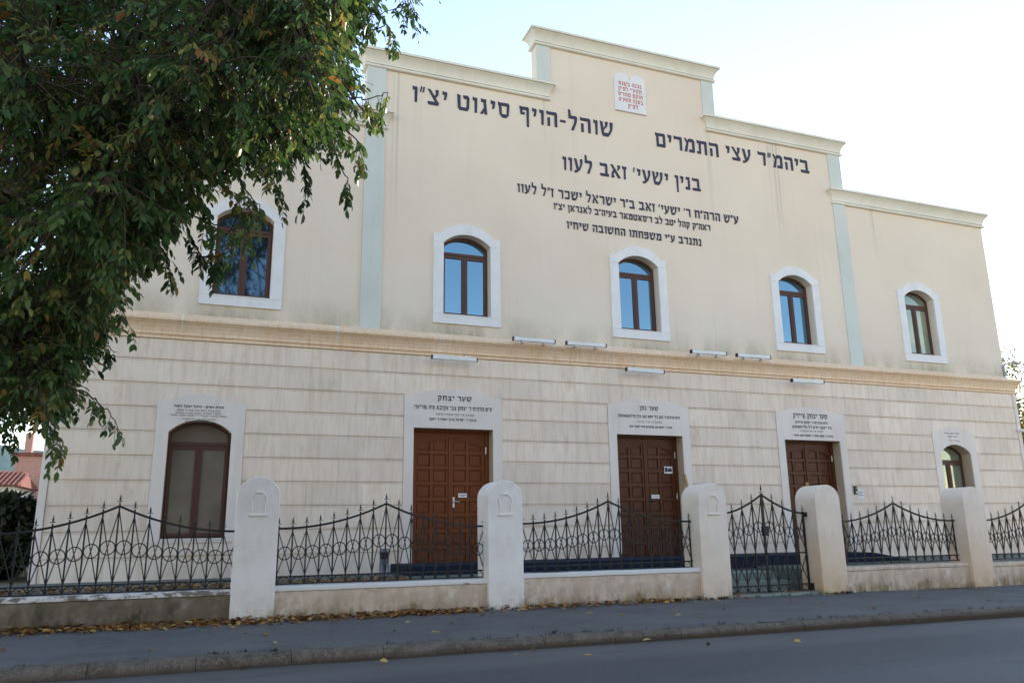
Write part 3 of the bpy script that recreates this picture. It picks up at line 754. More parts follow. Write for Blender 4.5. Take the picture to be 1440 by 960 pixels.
llab = ['slim aluminium wall lamp hung under the ledge above the left wooden door', 'first slim aluminium lamp on the ledge, between the second and third upper windows', 'slim lamp on the ledge just left of the middle upper window', 'slim aluminium wall lamp hung under the ledge above the middle door', 'slim lamp on the ledge just right of the middle upper window', 'slim lamp on the ledge just left of the fourth upper window', 'slim aluminium wall lamp hung under the ledge above the right wooden door']
lp = {}
for (x, z, up), lb in zip(lamps, llab):
    if up not in lp: o = lp[up] = lamp_tree(up)
    else: o = copy_tree(lp[up])
    o['label'] = lb
    o.location = (x, -.05 if not up else -.06, z)
    o.rotation_euler = (0, R(random.uniform(-.4, 1.0)), 0)

# ------------------------------------------------------------ platform, notices, keypad, ash bin, planks
pf = thing('entrance_platform', (0, -1.0, .4), 'long low concrete platform before the three doors with navy carpet and a ramp end', 'platform')
mb = MB(); mb.box(-6.25, 5.0, -1.62, -.135, .30, .63)
mb.build('slab', M['paleconcrete'], pf, (0, -1.0, .4))
mb = MB(); mb.box(-6.28, 5.0, -1.66, -.13, .632, .672); mb.box(-6.28, 5.0, -1.665, -1.622, .42, .631); mb.box(-6.285, -6.252, -1.62, -.13, .42, .631)
mb.build('carpet', M['carpet'], pf, (0, -1.0, .4))
mb = MB(); b = 0
mb.v = [(5.002, -1.66, .30), (6.3, -1.66, .30), (6.3, -1.66, .45), (5.002, -1.66, .672), (5.002, -.14, .30), (6.3, -.14, .30), (6.3, -.14, .45), (5.002, -.14, .672)]
mb.f = [(0, 1, 2, 3), (3, 2, 6, 7), (1, 5, 6, 2), (5, 4, 7, 6), (4, 0, 3, 7), (0, 4, 5, 1)]
mb.build('ramp', M['carpet'], pf, (0, -1.0, .4))
def notice(name, x0, x1, z0, z1, y, lab, cat, marks):
    t = thing(name, ((x0 + x1) / 2, y, z0), lab, cat)
    og = ((x0 + x1) / 2, y, z0)
    MB().box(x0, x1, y - .006, y, z0, z1).build('plate', M['white'], t, og)
    for (a, b, c, d, mt) in marks: MB().box(x0 + a * (x1 - x0), x0 + b * (x1 - x0), y - .0085, y - .0055, z0 + c * (z1 - z0), z0 + d * (z1 - z0)).build('mark', M[mt], t, og)
notice('door_sign', -4.74, -4.54, 2.02, 2.11, .2, 'small white sign on the right leaf of the left wooden door', 'sign', [(.12, .88, .55, .72, 'faint'), (.3, .7, .25, .40, 'faint')])
notice('door_sign', .13, .35, 2.00, 2.09, .2, 'small white text plate lower on the middle door beside its handle', 'sign', [(.15, .85, .4, .58, 'faint')])
notice('door_sign', .53, .76, 2.60, 2.77, .2, 'square white notice with dark marks higher on the middle door', 'sign', [(.08, .36, .22, .86, 'ink'), (.42, .92, .28, .68, 'ink'), (.50, .9, .74, .84, 'faint')])
notice('wall_notice', 6.21, 6.44, 1.99, 2.22, -.1, 'white paper notice on the stone wall right of the right door', 'notice', [(.12, .88, .72, .80, 'faint'), (.12, .8, .52, .60, 'faint'), (.12, .85, .30, .38, 'faint')])
kp = thing('door_intercom', (6.15, -.1, 2.1), 'small black intercom box on the wall beside the white paper notice', 'intercom')
MB().cham(6.10, 6.20, -.15, -.1, 2.10, 2.31, .012).build('case', M['black'], kp, (6.15, -.1, 2.1))
MB().cham(6.125, 6.175, -.156, -.149, 2.13, 2.17, .002).build('button', M['alu'], kp, (6.15, -.1, 2.1))
MB().tube([(6.15, -.149, 2.255), (6.15, -.158, 2.255)], .02, 12).build('lens', M['greyplastic'], kp, (6.15, -.1, 2.1))
cm = thing('security_camera', (12.56, -.125, 3.99), 'small white and black security camera on the right stone corner of the hall', 'camera')
og = (12.56, -.125, 3.99)
MB().tube([(12.62, -.125, 3.99), (12.62, -.20, 3.99)], .05, 14).build('base', M['white'], cm, og)
MB().tube([(12.62, -.20, 3.98), (12.78, -.30, 3.95)], .045, 14).build('housing', M['white'], cm, og)
MB().tube([(12.782, -.301, 3.95), (12.87, -.357, 3.933)], .042, 14).build('lens_hood', M['black'], cm, og)
cb = thing('cable_bracket', (12.6, -.03, 5.7), 'grey conduit bracket at the upper right wall corner carrying cables away', 'bracket')
og = (12.6, -.03, 5.7)
MB().tube([(12.57, -.03, 5.62), (12.57, -.03, 5.93), (12.62, -.04, 6.03), (12.75, -.06, 6.06), (13.2, -.1, 6.07)], .028, 8).build('conduit', M['greyplastic'], cb, og)
for k, dz in enumerate((.0, .06, -.05)):
    MB().tube([(12.7 + i * 2.2, -.06 + .35 * i, 6.06 + dz + .05 * i + .0 * k - .02 * i * (6 - i) * .3) for i in range(7)], .011, 5).build('cable', M['black'], cb, og)
ab = thing('ash_bin', (-6.81, -2.0, YZ), 'stainless steel cylindrical ash bin standing behind the fence left of the left door', 'bin')
og = (-6.81, -2.0, YZ)
MB().lathe([(.085, YZ), (.09, YZ + .02), (.085, YZ + .03), (.085, YZ + .34)], -6.81, -2.0).build('body', M['steel'], ab, og, True)
MB().lathe([(.08, YZ + .341), (.08, YZ + .40)], -6.81, -2.0).build('opening', M['black'], ab, og, True)
MB().lathe([(.088, YZ + .401), (.088, YZ + .50), (.07, YZ + .515)], -6.81, -2.0).build('hood', M['steel'], ab, og, True)
mb = MB().tube([(.86, -.75, .672), (.865, -.16, 2.56)], .035, 4); tag(mb.build('wooden_plank', M['pole'], None, (.86, -.75, .672)), 'long raw timber plank leaning against the wall right of the middle door', 'plank')
mb = MB().tube([(2.03, -2.95, .38), (2.01, -3.05, 2.21)], .03, 4); tag(mb.build('wooden_stake', M['pole'], None, (2.03, -2.95, .38)), 'raw timber stake just showing over the pillar right of the gate', 'stake')

# ------------------------------------------------------------ fence: pillars, base walls, panels, gate
YF = -3.75
def pillar_tree(mat, niche):
    t = thing('fence_pillar', (0, 0, 0), 'x', 'pillar', 'round topped plaster fence pillars')
    n = 20; hw = .315; mb = MB()
    out = [(-hw, -.35), (hw, -.35)] + [(hw * math.cos(PI * k / n), 1.835 + .30 * math.sin(PI * k / n)) for k in range(n + 1)]
    # front and back faces set in by a small bevel so that the arris is soft
    bv = .011
    def ins(o, d): return [(x * (1 - d / hw), z - (d if z > 1.8 else 0) * max(0, (z - 1.835) / .30)) for x, z in o]
    rings = [(0.0, ins(out, bv)), (bv, out), (.6 - bv, out), (.6, ins(out, bv))]
    L = len(out)
    for yy, o in rings:
        for x, z in o: 
            w = .006 * noise.noise((x * 3 + niche, z * 2.2, yy * 3)); mb.v.append((x + w, yy + w, z))
    for i in range(3):
        for k in range(L):
            k2 = (k + 1) % L; mb.f.append((i * L + k2, i * L + k, (i + 1) * L + k, (i + 1) * L + k2))
    mb.f.append(tuple(range(L))); mb.f.append(tuple(3 * L + k for k in reversed(range(L))))
    mb.build('shaft', mat, t)
    if niche:
        pts = [(-.095, -.006, 1.60), (-.095, -.006, 1.72), (-.115, -.006, 1.76)] + [(-.115 * math.cos(PI * k / 10), -.006, 1.80 + .095 * math.sin(PI * k / 10)) for k in range(11)] + [(.115, -.006, 1.76), (.095, -.006, 1.72), (.095, -.006, 1.60)]
        MB().tube(pts, .016, 6).build('arch_moulding', mat, t)
        MB().cham(-.135, .135, -.032, .012, 1.535, 1.575, .008).build('ledge', mat, t)
        MB().cham(-.05, .05, -.03, .01, 1.882, 1.912, .008).build('keystone', mat, t)
    return t
PXS = [(-13.22, 1, 'p', 'white arched pillar at the far left end of the fence'), (-9.155, 1, 'p', 'white arched pillar with a niche, in front of the big arched window'), (-5.09, 1, 'p', 'white arched pillar with a niche, before the left wooden door'),
       (-.90, 1, 'c', 'white arched pillar with a niche, left of the iron gate'), (1.87, 0, 't', 'plain tan stained arched pillar right of the iron gate'), (5.93, 0, 't', 'plain tan arched pillar before the small right arched window'), (9.99, 0, 't', 'plain tan arched pillar at the right end of the fence')]
protos = {}
for x, nc, mt, lb in PXS:
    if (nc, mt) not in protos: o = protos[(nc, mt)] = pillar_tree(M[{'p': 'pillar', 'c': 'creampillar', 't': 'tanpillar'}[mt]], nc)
    else: o = copy_tree(protos[(nc, mt)])
    o['label'] = lb; o.location = (x, YF, gz(x)); o.rotation_euler = (0, R(random.uniform(-.35, .35)), R(random.uniform(-.6, .6)))
def wall_seg(x0, x1, ztop, mat, cmat, lb):
    t = thing('fence_base_wall', ((x0 + x1) / 2, -3.64, 0), lb, 'low wall', 'low plaster walls under the fence')
    og = ((x0 + x1) / 2, -3.64, 0)
    def blk(z0a, z0b, za, zb, yf, yb, amp):
        mb = MB(); n = 40; prof = [(yf, z0a), (yf, (z0a + za) / 2), (yf + .004, za - .015), (yf + .02, za), (yb, za), (yb, z0a)]
        for i in range(n + 1):
            x = x0 + (x1 - x0) * i / n
            for yy, z in prof:
                w = amp * noise.noise((x * 2.1, yy * 2 + z * 2.2, z * 2.)) + amp * .6 * noise.noise((x * 7, z * 6., 4.)); mb.v.append((x, yy + w, z + w * .6))
        k = len(prof)
        for i in range(n):
            for j in range(k):
                j2 = (j + 1) % k; a = i * k; mb.f.append((a + j2, a + j, a + k + j, a + k + j2))
        mb.f.append(tuple(range(k))); mb.f.append(tuple(n * k + j for j in reversed(range(k))))
        return mb
    blk(-.3, -.3, ztop - .075, ztop - .075, -3.66, -3.34, .012).build('wall_body', mat, t, og)
    blk(ztop - .072, 0, ztop, ztop, -3.675, -3.32, .008).build('coping', cmat, t, og)
wall_seg(-12.91, -9.46, .505, M['dirtywall'], M['oldcoping'], 'grimy dark stained low wall left of the first niche pillar, paint flaking')
wall_seg(-8.85, -5.40, .525, M['lowwall'], M['coping'], 'pinkish low wall with white coping between the two left niche pillars')
wall_seg(-4.78, -1.21, .58, M['lowwall'], M['coping'], 'pale low wall with mossy foot before the middle door')
wall_seg(2.18, 5.62, .49, M['lowwall'], M['lowwall'], 'tan low wall between the two plain pillars right of the gate')
wall_seg(6.24, 9.68, .46, M['lowwall'], M['lowwall'], 'tan low wall running out at the right edge')

def rail(pts, w, h):
    """flat bar following (x, z) points, w deep and h high"""
    mb = MB(); n = len(pts)
    for x, z in pts: mb.v += [(x, -w / 2, z - h / 2), (x, w / 2, z - h / 2), (x, w / 2, z + h / 2), (x, -w / 2, z + h / 2)]
    for i in range(n - 1):
        for k in range(4):
            k2 = (k + 1) % 4; mb.f.append((i * 4 + k, (i + 1) * 4 + k, (i + 1) * 4 + k2, i * 4 + k2))
    mb.f.append((0, 1, 2, 3)); mb.f.append(tuple((n - 1) * 4 + k for k in (3, 2, 1, 0)))
    return mb
def bar(mb, x0, z0, x1, z1, w, y=0.):
    d = Vector((x1 - x0, 0, z1 - z0)).normalized(); s = Vector((d.z, 0, -d.x)) * (w / 2); b = len(mb.v)
    for px, pz in ((x0, z0), (x1, z1)):
        for sx, yy in ((-1, -w / 2), (1, -w / 2), (1, w / 2), (-1, w / 2)): mb.v.append((px + s.x * sx, y + yy, pz + s.z * sx))
    for k in range(4):
        k2 = (k + 1) % 4; mb.f.append((b + k, b + k2, b + 4 + k2, b + 4 + k))
    mb.f.append((b + 3, b + 2, b + 1, b)); mb.f.append((b + 4, b + 5, b + 6, b + 7))
    return mb
def spear(mb, x, z, big=1.):
    b = len(mb.v); h = .10 * big; r = .016 * big
    mb.box(x - .034 * big, x + .034 * big, -.006, .006, z + .018, z + .030)
    b = len(mb.v)
    mb.v += [(x, 0, z + .02), (x - r, 0, z + .055 * big), (x, -r, z + .055 * big), (x + r, 0, z + .055 * big), (x, r, z + .055 * big), (x, 0, z + .035 + h)]
    for i in range(4):
        j = (i + 1) % 4; mb.f += [(b, b + 1 + j, b + 1 + i), (b + 5, b + 1 + i, b + 1 + j)]
    return mb
def ring(cx, cz, r, tr=.0085, n=20, a0=0., a1=2 * PI):
    full = abs(a1 - a0 - 2 * PI) < 1e-6
    pts = [(cx + r * math.cos(a0 + (a1 - a0) * k / n), 0, cz + r * math.sin(a0 + (a1 - a0) * k / n)) for k in range(n if full else n + 1)]
    return MB().tube(pts, tr, 5, closed=full)
def lattice(t, xs, top, zlo, zbase, ZI, rings=True, endpost=True):
    """pickets at xs under a top rail of height top(x); crossing braces with a ring in every bay; an arch under the lower rail"""
    for i, x in enumerate(xs):
        mb = MB(); bar(mb, x, zbase, x, top(x) + .05, .021)
        p = mb.build('picket', M['iron'], t)
        spear(MB(), x, top(x) + .045).build('spearhead', M['iron'], p)
    for a, b in zip(xs, xs[1:]):
        za, zb = top(a) - .05, top(b) - .05; zl = zlo + .02
        bar(MB(), a, za, b, zl, .0135, -.007).build('brace', M['iron'], t); bar(MB(), b, zb, a, zl, .0135, .007).build('brace', M['iron'], t)
        if rings:
            k = (za - zl) / ((za - zl) + (zb - zl)); cx = a + (b - a) * k; cz = za + (zl - za) * k
            ring((a + b) / 2, cz, min(.098, (b - a) / 2 - .008)).build('ring', M['iron'], t)
        ring((a + b) / 2, zbase + .012, (b - a) / 2 - .014, .008, 10, 0, PI).build('scroll', M['iron'], t)
def panel_tree(n, pitch):
    t = thing('fence_panel', (0, 0, 0), 'x', 'iron fence', 'wrought iron fence panels with peaked tops')
    half = n * pitch
    def top(x): return 1.385 + .385 * max(0, 1 - abs(x) / half) ** 2.1
    xs = [k * pitch for k in range(-n, n + 1)]
    e = half + .06
    pts = [(-e, 1.385)] + [(-half + 2 * half * k / 48, top(-half + 2 * half * k / 48)) for k in range(49)] + [(e, 1.385)]
    rail(pts, .03, .034).build('top_rail', M['iron'], t)
    rail([(-e, .655), (e, .655)], .024, .022).build('lower_rail', M['iron'], t)
    rail([(-e, .545), (e, .545)], .024, .020).build('base_rail', M['iron'], t)
    lattice(t, xs, top, .655, .545, 0)
    return t
pp = {}
for x, n, pitch, dz, lb in [(-11.10, 8, .2120, -.03, 'black iron fence panel at the far left, before the big arched window'), (-7.10, 8, .2127, .0, 'black iron fence panel between the two left niche pillars'), (-2.96, 8, .2150, .035, 'black iron fence panel overlapping the middle wooden door'),
                            (3.905, 7, .2360, -.01, 'black iron fence panel right of the gate, between two plain pillars'), (7.95, 7, .2360, -.025, 'black iron fence panel running out at the right edge')]:
    if (n, pitch) not in pp: o = pp[(n, pitch)] = panel_tree(n, pitch)
    else: o = copy_tree(pp[(n, pitch)])
    o['label'] = lb; o.location = (x, -3.45, dz); o.rotation_euler = (0, R(random.uniform(-.15, .15)), R(random.uniform(-.25, .25)))
# double gate
gt = thing('iron_gate', (.485, -3.45, 0), 'closed black iron double gate with a raised peak between the pillars', 'gate')
for s in (-1, 1):
    def top(x): return 1.56 + .37 * max(0, 1 - abs(x) / 1.0) ** 1.7
    xs = [s * k * .245 for k in range(1, 4)]
    st = MB(); bar(st, s * .014, .06, s * .014, top(0) + .03, .026); bar(st, s * .985, .06, s * .985, 1.60, .034)
    lf = st.build('gate_leaf', M['iron'], gt)
    pts = [(s * k / 24., top(k / 24.)) for k in range(25)]
    rail(pts if s > 0 else pts[::-1], .03, .036).build('top_rail', M['iron'], lf)
    for zz, h in ((.79, .026), (.19, .024), (.075, .024)):
        rail(sorted([(0.002 * s, zz), (s * 1.0, zz)]), .026, h).build('rail', M['iron'], lf)
    full = sorted([s * .014] + xs + [s * .985])
    for x in xs:
        mb = MB(); bar(mb, x, .075, x, top(x) + .05, .021); mb.build('picket', M['iron'], lf)
    for x in xs + [s * .985]: spear(MB(), x, top(x) + .045).build('spearhead', M['iron'], lf)
    for a, b in zip(full, full[1:]):
        for (zt_a, zt_b, zl, rg) in ((top(a) - .05, top(b) - .05, .81, True), (.77, .77, .21, False)):
            bar(MB(), a, zt_a, b, zl, .0135, -.007).build('brace', M['iron'], lf); bar(MB(), b, zt_b, a, zl, .0135, .007).build('brace', M['iron'], lf)
            if rg:
                k = (zt_a - zl) / ((zt_a - zl) + (zt_b - zl)); ring((a + b) / 2, zt_a + (zl - zt_a) * k, .10).build('ring', M['iron'], lf)
        ring((a + b) / 2, .087, .098, .008, 10, 0, PI).build('scroll', M['iron'], lf)
    MB().box(min(s * 1.0, s * 1.075), max(s * 1.0, s * 1.075), -.03, .05, 1.49, 1.58).build('hinge', M['iron'], lf)
    MB().box(min(s * 1.0, s * 1.075), max(s * 1.0, s * 1.075), -.04, .05, .07, .20).build('hinge', M['iron'], lf)
MB().cham(-.05, .075, -.055, .02, 1.13, 1.32, .006).build('lock_box', M['iron'], gt)
mb = MB(); spear(mb, 0, top(0) + .03, 1.5); mb.build('finial', M['iron'], gt)

BOUGHS=[(-11.14,-8.23,4.48,0.53),(-12.56,-6.76,2.66,0.50),(-14.59,-9.19,5.85,0.80),(-11.31,-10.95,4.58,0.62),(-15.38,-7.41,9.28,0.80),(-10.25,-9.97,9.97,0.30),(-9.16,-9.62,9.22,0.34),(-11.45,-10.12,4.20,0.62),(-13.20,-10.15,6.40,0.80),(-12.78,-10.37,4.40,0.80),(-10.72,-10.73,6.93,0.80),(-9.62,-10.85,5.84,0.62),(-16.27,-6.53,4.00,0.17),(-15.26,-6.20,4.57,0.80),(-12.02,-7.76,4.19,0.62),(-15.74,-7.97,7.82,0.80),(-8.70,-9.77,8.60,0.22),(-13.15,-9.23,8.63,0.80),(-16.75,-6.57,7.00,0.32),(-10.94,-8.91,3.80,0.14),(-14.89,-7.24,3.39,0.51),(-12.05,-8.92,4.20,0.62),(-13.79,-8.02,3.84,0.80),(-10.54,-8.76,5.15,0.58),(-13.60,-7.71,5.35,0.80),(-12.42,-9.03,10.08,0.80),(-9.84,-9.51,5.74,0.62),(-10.68,-10.90,3.64,0.37),(-15.50,-8.46,6.20,0.29),(-11.02,-10.35,4.89,0.62),(-11.49,-10.30,9.66,0.24),(-9.60,-9.55,7.55,0.80),(-11.61,-7.99,6.48,0.62),(-12.82,-8.78,2.76,0.71),(-13.56,-7.81,9.05,0.80),(-11.02,-8.77,5.69,0.62),(-10.07,-11.32,4.50,0.62),(-10.38,-9.75,4.98,0.62),(-8.96,-11.07,6.76,0.38),(-11.20,-9.26,3.45,0.40),(-16.22,-6.87,6.03,0.54),(-11.74,-9.24,2.37,0.15),(-10.81,-10.21,9.48,0.44),(-12.01,-7.76,2.85,0.44),(-10.08,-11.15,5.19,0.62),(-14.30,-9.41,4.14,0.59),(-9.19,-10.99,5.85,0.27),(-11.99,-8.95,5.50,0.62),(-14.71,-10.20,7.12,0.19),(-8.93,-9.80,6.83,0.26),(-13.05,-8.89,11.72,0.18),(-12.60,-8.18,2.20,0.16),(-10.50,-11.33,8.01,0.39),(-11.24,-8.42,7.86,0.80),(-11.86,-8.72,2.47,0.20),(-11.83,-7.21,2.85,0.30),(-11.87,-9.23,6.40,0.62),(-9.72,-11.85,7.15,0.25),(-14.35,-8.65,10.62,0.28),(-14.35,-9.27,7.57,0.80),(-10.11,-8.77,6.42,0.62),(-10.76,-9.04,4.04,0.18),(-11.14,-9.58,3.23,0.36),(-11.80,-8.35,7.14,0.62),(-9.57,-11.67,5.15,0.49),(-9.06,-9.29,5.58,0.19),(-11.67,-10.27,4.82,0.62),(-10.60,-10.49,5.47,0.62),(-10.02,-8.32,5.39,0.30),(-12.16,-6.85,3.16,0.62),(-10.65,-9.11,6.09,0.62),(-11.60,-7.84,3.65,0.61),(-9.10,-11.49,7.09,0.09),(-9.12,-8.82,5.58,0.28),(-12.17,-10.94,8.32,0.61),(-10.82,-8.45,7.17,0.62),(-12.20,-10.51,9.44,0.22),(-10.49,-10.77,9.09,0.17),(-11.13,-8.66,3.82,0.28),(-15.43,-8.75,6.73,0.30),(-13.88,-9.15,9.95,0.48),(-9.44,-11.53,4.57,0.22),(-10.79,-10.11,3.93,0.43),(-15.22,-7.96,4.25,0.53),(-11.85,-8.16,2.58,0.20),(-8.75,-10.10,8.42,0.13),(-12.80,-7.22,2.27,0.17),(-15.67,-7.96,5.85,0.36),(-16.49,-7.02,10.25,0.64),(-16.07,-6.95,4.09,0.13),(-9.34,-9.47,5.52,0.45),(-9.39,-11.58,4.28,0.15),(-11.14,-9.22,3.96,0.48),(-13.16,-8.11,7.42,0.80),(-10.59,-10.94,4.59,0.62),(-15.72,-6.30,3.39,0.14),(-9.34,-10.37,5.42,0.30),(-9.26,-11.19,7.31,0.29),(-11.01,-8.65,3.32,0.09),(-8.87,-11.46,6.28,0.18),(-9.54,-10.76,4.37,0.11),(-16.35,-7.82,9.65,0.15),(-15.56,-8.77,8.68,0.27),(-15.46,-9.22,7.74,0.16),(-11.90,-10.47,5.47,0.62),(-10.65,-9.48,4.24,0.33),(-10.27,-10.44,4.03,0.14),(-12.34,-8.78,6.54,0.62),(-9.78,-10.30,8.78,0.53),(-11.33,-8.79,2.82,0.26),(-11.98,-8.46,4.95,0.62),(-9.11,-9.36,7.10,0.51),(-11.35,-9.01,6.83,0.62),(-12.00,-7.88,5.97,0.62),(-11.53,-9.13,3.06,0.56),(-11.47,-9.07,5.08,0.62),(-10.73,-8.10,6.15,0.62),(-9.53,-10.91,5.13,0.40),(-8.92,-10.04,6.54,0.19),(-9.86,-9.42,6.57,0.62),(-11.43,-8.44,3.39,0.45),(-11.09,-9.86,6.09,0.62),(-11.00,-9.53,5.14,0.62),(-11.78,-7.88,5.09,0.62),(-9.53,-10.48,4.65,0.23),(-10.71,-8.91,6.71,0.62),(-10.97,-9.53,3.72,0.28),(-11.46,-7.08,2.96,0.13),(-11.51,-7.37,2.91,0.23),(-9.26,-11.49,5.26,0.21),(-11.36,-7.92,5.67,0.62),(-12.31,-7.55,5.49,0.62),(-10.59,-9.65,3.98,0.20),(-10.46,-9.75,6.50,0.62),(-9.73,-8.44,5.80,0.60),(-10.35,-8.43,4.84,0.17),(-10.21,-10.30,6.09,0.62),(-9.26,-8.54,5.62,0.22),(-12.03,-8.36,3.04,0.62),(-11.90,-9.41,3.43,0.62),(-8.78,-9.39,6.65,0.09),(-10.49,-10.69,4.11,0.43),(-9.35,-9.07,6.07,0.55),(-11.29,-8.87,4.39,0.62),(-11.28,-8.09,3.23,0.15),(-9.58,-10.38,6.24,0.62),(-10.04,-9.06,7.09,0.62),(-11.13,-8.93,3.04,0.10),(-11.34,-8.24,3.89,0.44),(-10.73,-8.25,4.25,0.10),(-12.16,-7.95,6.81,0.62),(-9.64,-8.89,5.41,0.39),(-10.78,-8.18,5.37,0.62),(-9.52,-8.38,5.45,0.20),(-11.22,-7.52,4.27,0.30),(-10.47,-10.02,3.88,0.11),(-12.34,-7.18,4.99,0.62),(-11.88,-7.12,3.93,0.62),(-10.71,-9.54,3.80,0.10),(-9.98,-10.00,4.75,0.33),(-11.46,-8.08,2.80,0.27),(-11.20,-8.71,3.29,0.26),(-10.62,-10.11,3.68,0.13),(-10.99,-7.95,4.10,0.11),(-9.20,-10.79,5.51,0.19),(-10.48,-10.42,3.75,0.14),(-10.85,-8.85,4.03,0.17),(-9.31,-10.10,5.83,0.34),(-9.97,-8.89,4.96,0.11),(-11.83,-9.83,5.25,0.62),(-11.13,-10.35,3.57,0.56),(-11.17,-8.97,2.86,0.11),(-10.93,-9.42,3.25,0.11),(-9.35,-9.72,5.19,0.34),(-9.02,-8.94,6.65,0.27),(-9.37,-9.65,6.28,0.54),(-11.31,-9.38,2.48,0.16),(-11.54,-7.14,2.78,0.16),(-9.10,-9.57,5.20,0.23),(-11.66,-7.00,3.18,0.36),(-10.17,-10.61,4.51,0.45),(-10.84,-8.47,4.16,0.15),(-9.42,-11.26,4.86,0.23),(-9.75,-10.23,5.22,0.62),(-10.89,-7.88,4.75,0.46),(-9.55,-9.14,5.11,0.20),(-8.87,-8.91,6.14,0.14),(-9.08,-10.33,5.86,0.17),(-11.39,-7.42,3.60,0.31),(-11.36,-8.27,2.59,0.10),(-9.74,-10.93,4.44,0.34),(-11.29,-9.28,2.73,0.28),(-10.49,-9.88,4.35,0.38),(-10.94,-8.58,3.94,0.13),(-9.48,-8.79,6.94,0.62),(-9.63,-8.99,5.09,0.14),(-12.23,-7.60,3.46,0.62),(-9.02,-9.90,5.48,0.10),(-11.37,-8.66,2.62,0.21),(-11.20,-7.73,3.64,0.20),(-11.22,-7.48,3.92,0.21),(-10.66,-8.35,4.59,0.26),(-10.36,-9.26,5.52,0.62),(-10.86,-9.86,3.46,0.13),(-12.35,-8.59,5.88,0.62)]
SPRAYS=[[(-9.34,-9.83,6.26),(-9.09,-10.02,6.11),(-8.91,-10.19,5.98),(-8.72,-10.38,5.92),(-8.52,-10.59,5.91)],
[(-8.94,-9.94,6.01),(-8.76,-10.11,5.90),(-8.63,-10.29,5.89),(-8.58,-10.39,5.68)],
[(-9.35,-11.05,4.83),(-9.20,-11.18,4.58),(-9.11,-11.31,4.47),(-8.99,-11.47,4.40),(-8.88,-11.64,4.37)],
[(-9.25,-10.98,4.61),(-9.18,-11.08,4.38),(-9.03,-11.22,4.19),(-8.98,-11.31,3.95)],
[(-9.18,-9.79,5.03),(-9.02,-9.91,4.71),(-8.91,-10.01,4.43),(-8.92,-10.07,4.17)],
[(-9.49,-9.80,4.83),(-9.30,-9.94,4.58),(-9.26,-10.03,4.34),(-9.27,-10.10,4.15)],
[(-9.69,-9.77,4.56),(-9.53,-9.91,4.35),(-9.45,-10.01,4.12)],
[(-10.23,-10.10,4.16),(-10.09,-10.22,3.91),(-9.99,-10.34,3.71),(-9.76,-10.54,3.63),(-9.71,-10.65,3.47)],
[(-10.11,-9.62,4.15),(-10.05,-9.70,3.86),(-9.99,-9.81,3.68),(-9.85,-10.00,3.71)],
[(-10.28,-9.53,4.09),(-10.16,-9.64,3.80),(-10.07,-9.76,3.63),(-9.94,-9.93,3.58),(-9.94,-10.02,3.41)],
[(-10.65,-9.39,3.90),(-10.45,-9.56,3.76),(-10.33,-9.70,3.60),(-10.32,-9.78,3.40)],
[(-10.75,-9.90,3.16),(-10.62,-10.06,3.04),(-10.55,-10.18,2.90)],
[(-11.04,-9.16,2.55),(-10.84,-9.34,2.44),(-10.71,-9.49,2.33),(-10.60,-9.62,2.16)],
[(-11.25,-9.12,2.45),(-11.12,-9.24,2.20),(-11.01,-9.37,2.05),(-11.02,-9.47,1.95)],
[(-11.71,-8.35,2.39),(-11.60,-8.49,2.28),(-11.50,-8.63,2.17)],
[(-11.04,-8.34,3.21),(-10.89,-8.49,3.08),(-10.77,-8.64,2.99)],
[(-9.88,-9.09,4.11),(-9.77,-9.30,4.25),(-9.85,-9.44,4.40)],
[(-8.88,-10.40,4.94),(-8.81,-10.52,4.82),(-8.75,-10.67,4.76)],
[(-10.52,-9.70,3.99),(-10.41,-9.80,3.71),(-10.44,-9.87,3.49)],
[(-9.86,-10.32,4.21),(-9.74,-10.43,3.96),(-9.62,-10.57,3.78)]]

# ------------------------------------------------------------ walnut tree over the left of the street
random.seed(21)
TB = Vector((-13.4, -5.75, gz(-13.4)))
tree = thing('walnut_tree', TB, 'big walnut tree reaching in from the left with dark green and yellowing leaves', 'tree')
def V(*a): return Vector(a)
CR = V(-13.1, -6.3, 3.4)
for k in range(26):     # the upper right of the crown, above the picture; the panes mirror it
    BOUGHS.append((random.uniform(-11.6, -7.4), random.uniform(-9.4, -6.6), random.uniform(8.4, 11.6), random.uniform(.6, .85)))
# cluster the boughs into limbs
def dirn(b): return (V(*b[:3]) - CR)
K = 11
cent = [V(*BOUGHS[i * len(BOUGHS) // K][:3]) for i in range(K)]
for it in range(12):
    gr = [[] for _ in range(K)]
    for b in BOUGHS:
        gr[min(range(K), key=lambda k: (V(*b[:3]) - cent[k]).length)].append(b)
    cent = [sum((V(*b[:3]) for b in g), Vector()) / len(g) if g else cent[k] for k, g in enumerate(gr)]
def curve(a, b, sag, n=7, wob=.12):
    out = []
    side = V(random.uniform(-1, 1), random.uniform(-1, 1), random.uniform(-.5, .5))
    for i in range(n + 1):
        t = i / n; p = a.lerp(b, t); p = p + V(0, 0, 1) * sag * 4 * t * (1 - t) + side * wob * math.sin(PI * t) + V(noise.noise(p * 1.3), noise.noise(p * 1.3 + V(9, 0, 0)), noise.noise(p * 1.3 + V(0, 9, 0))) * wob * .6
        out.append(p if 0 < i < n else (a if i == 0 else b))
    return out
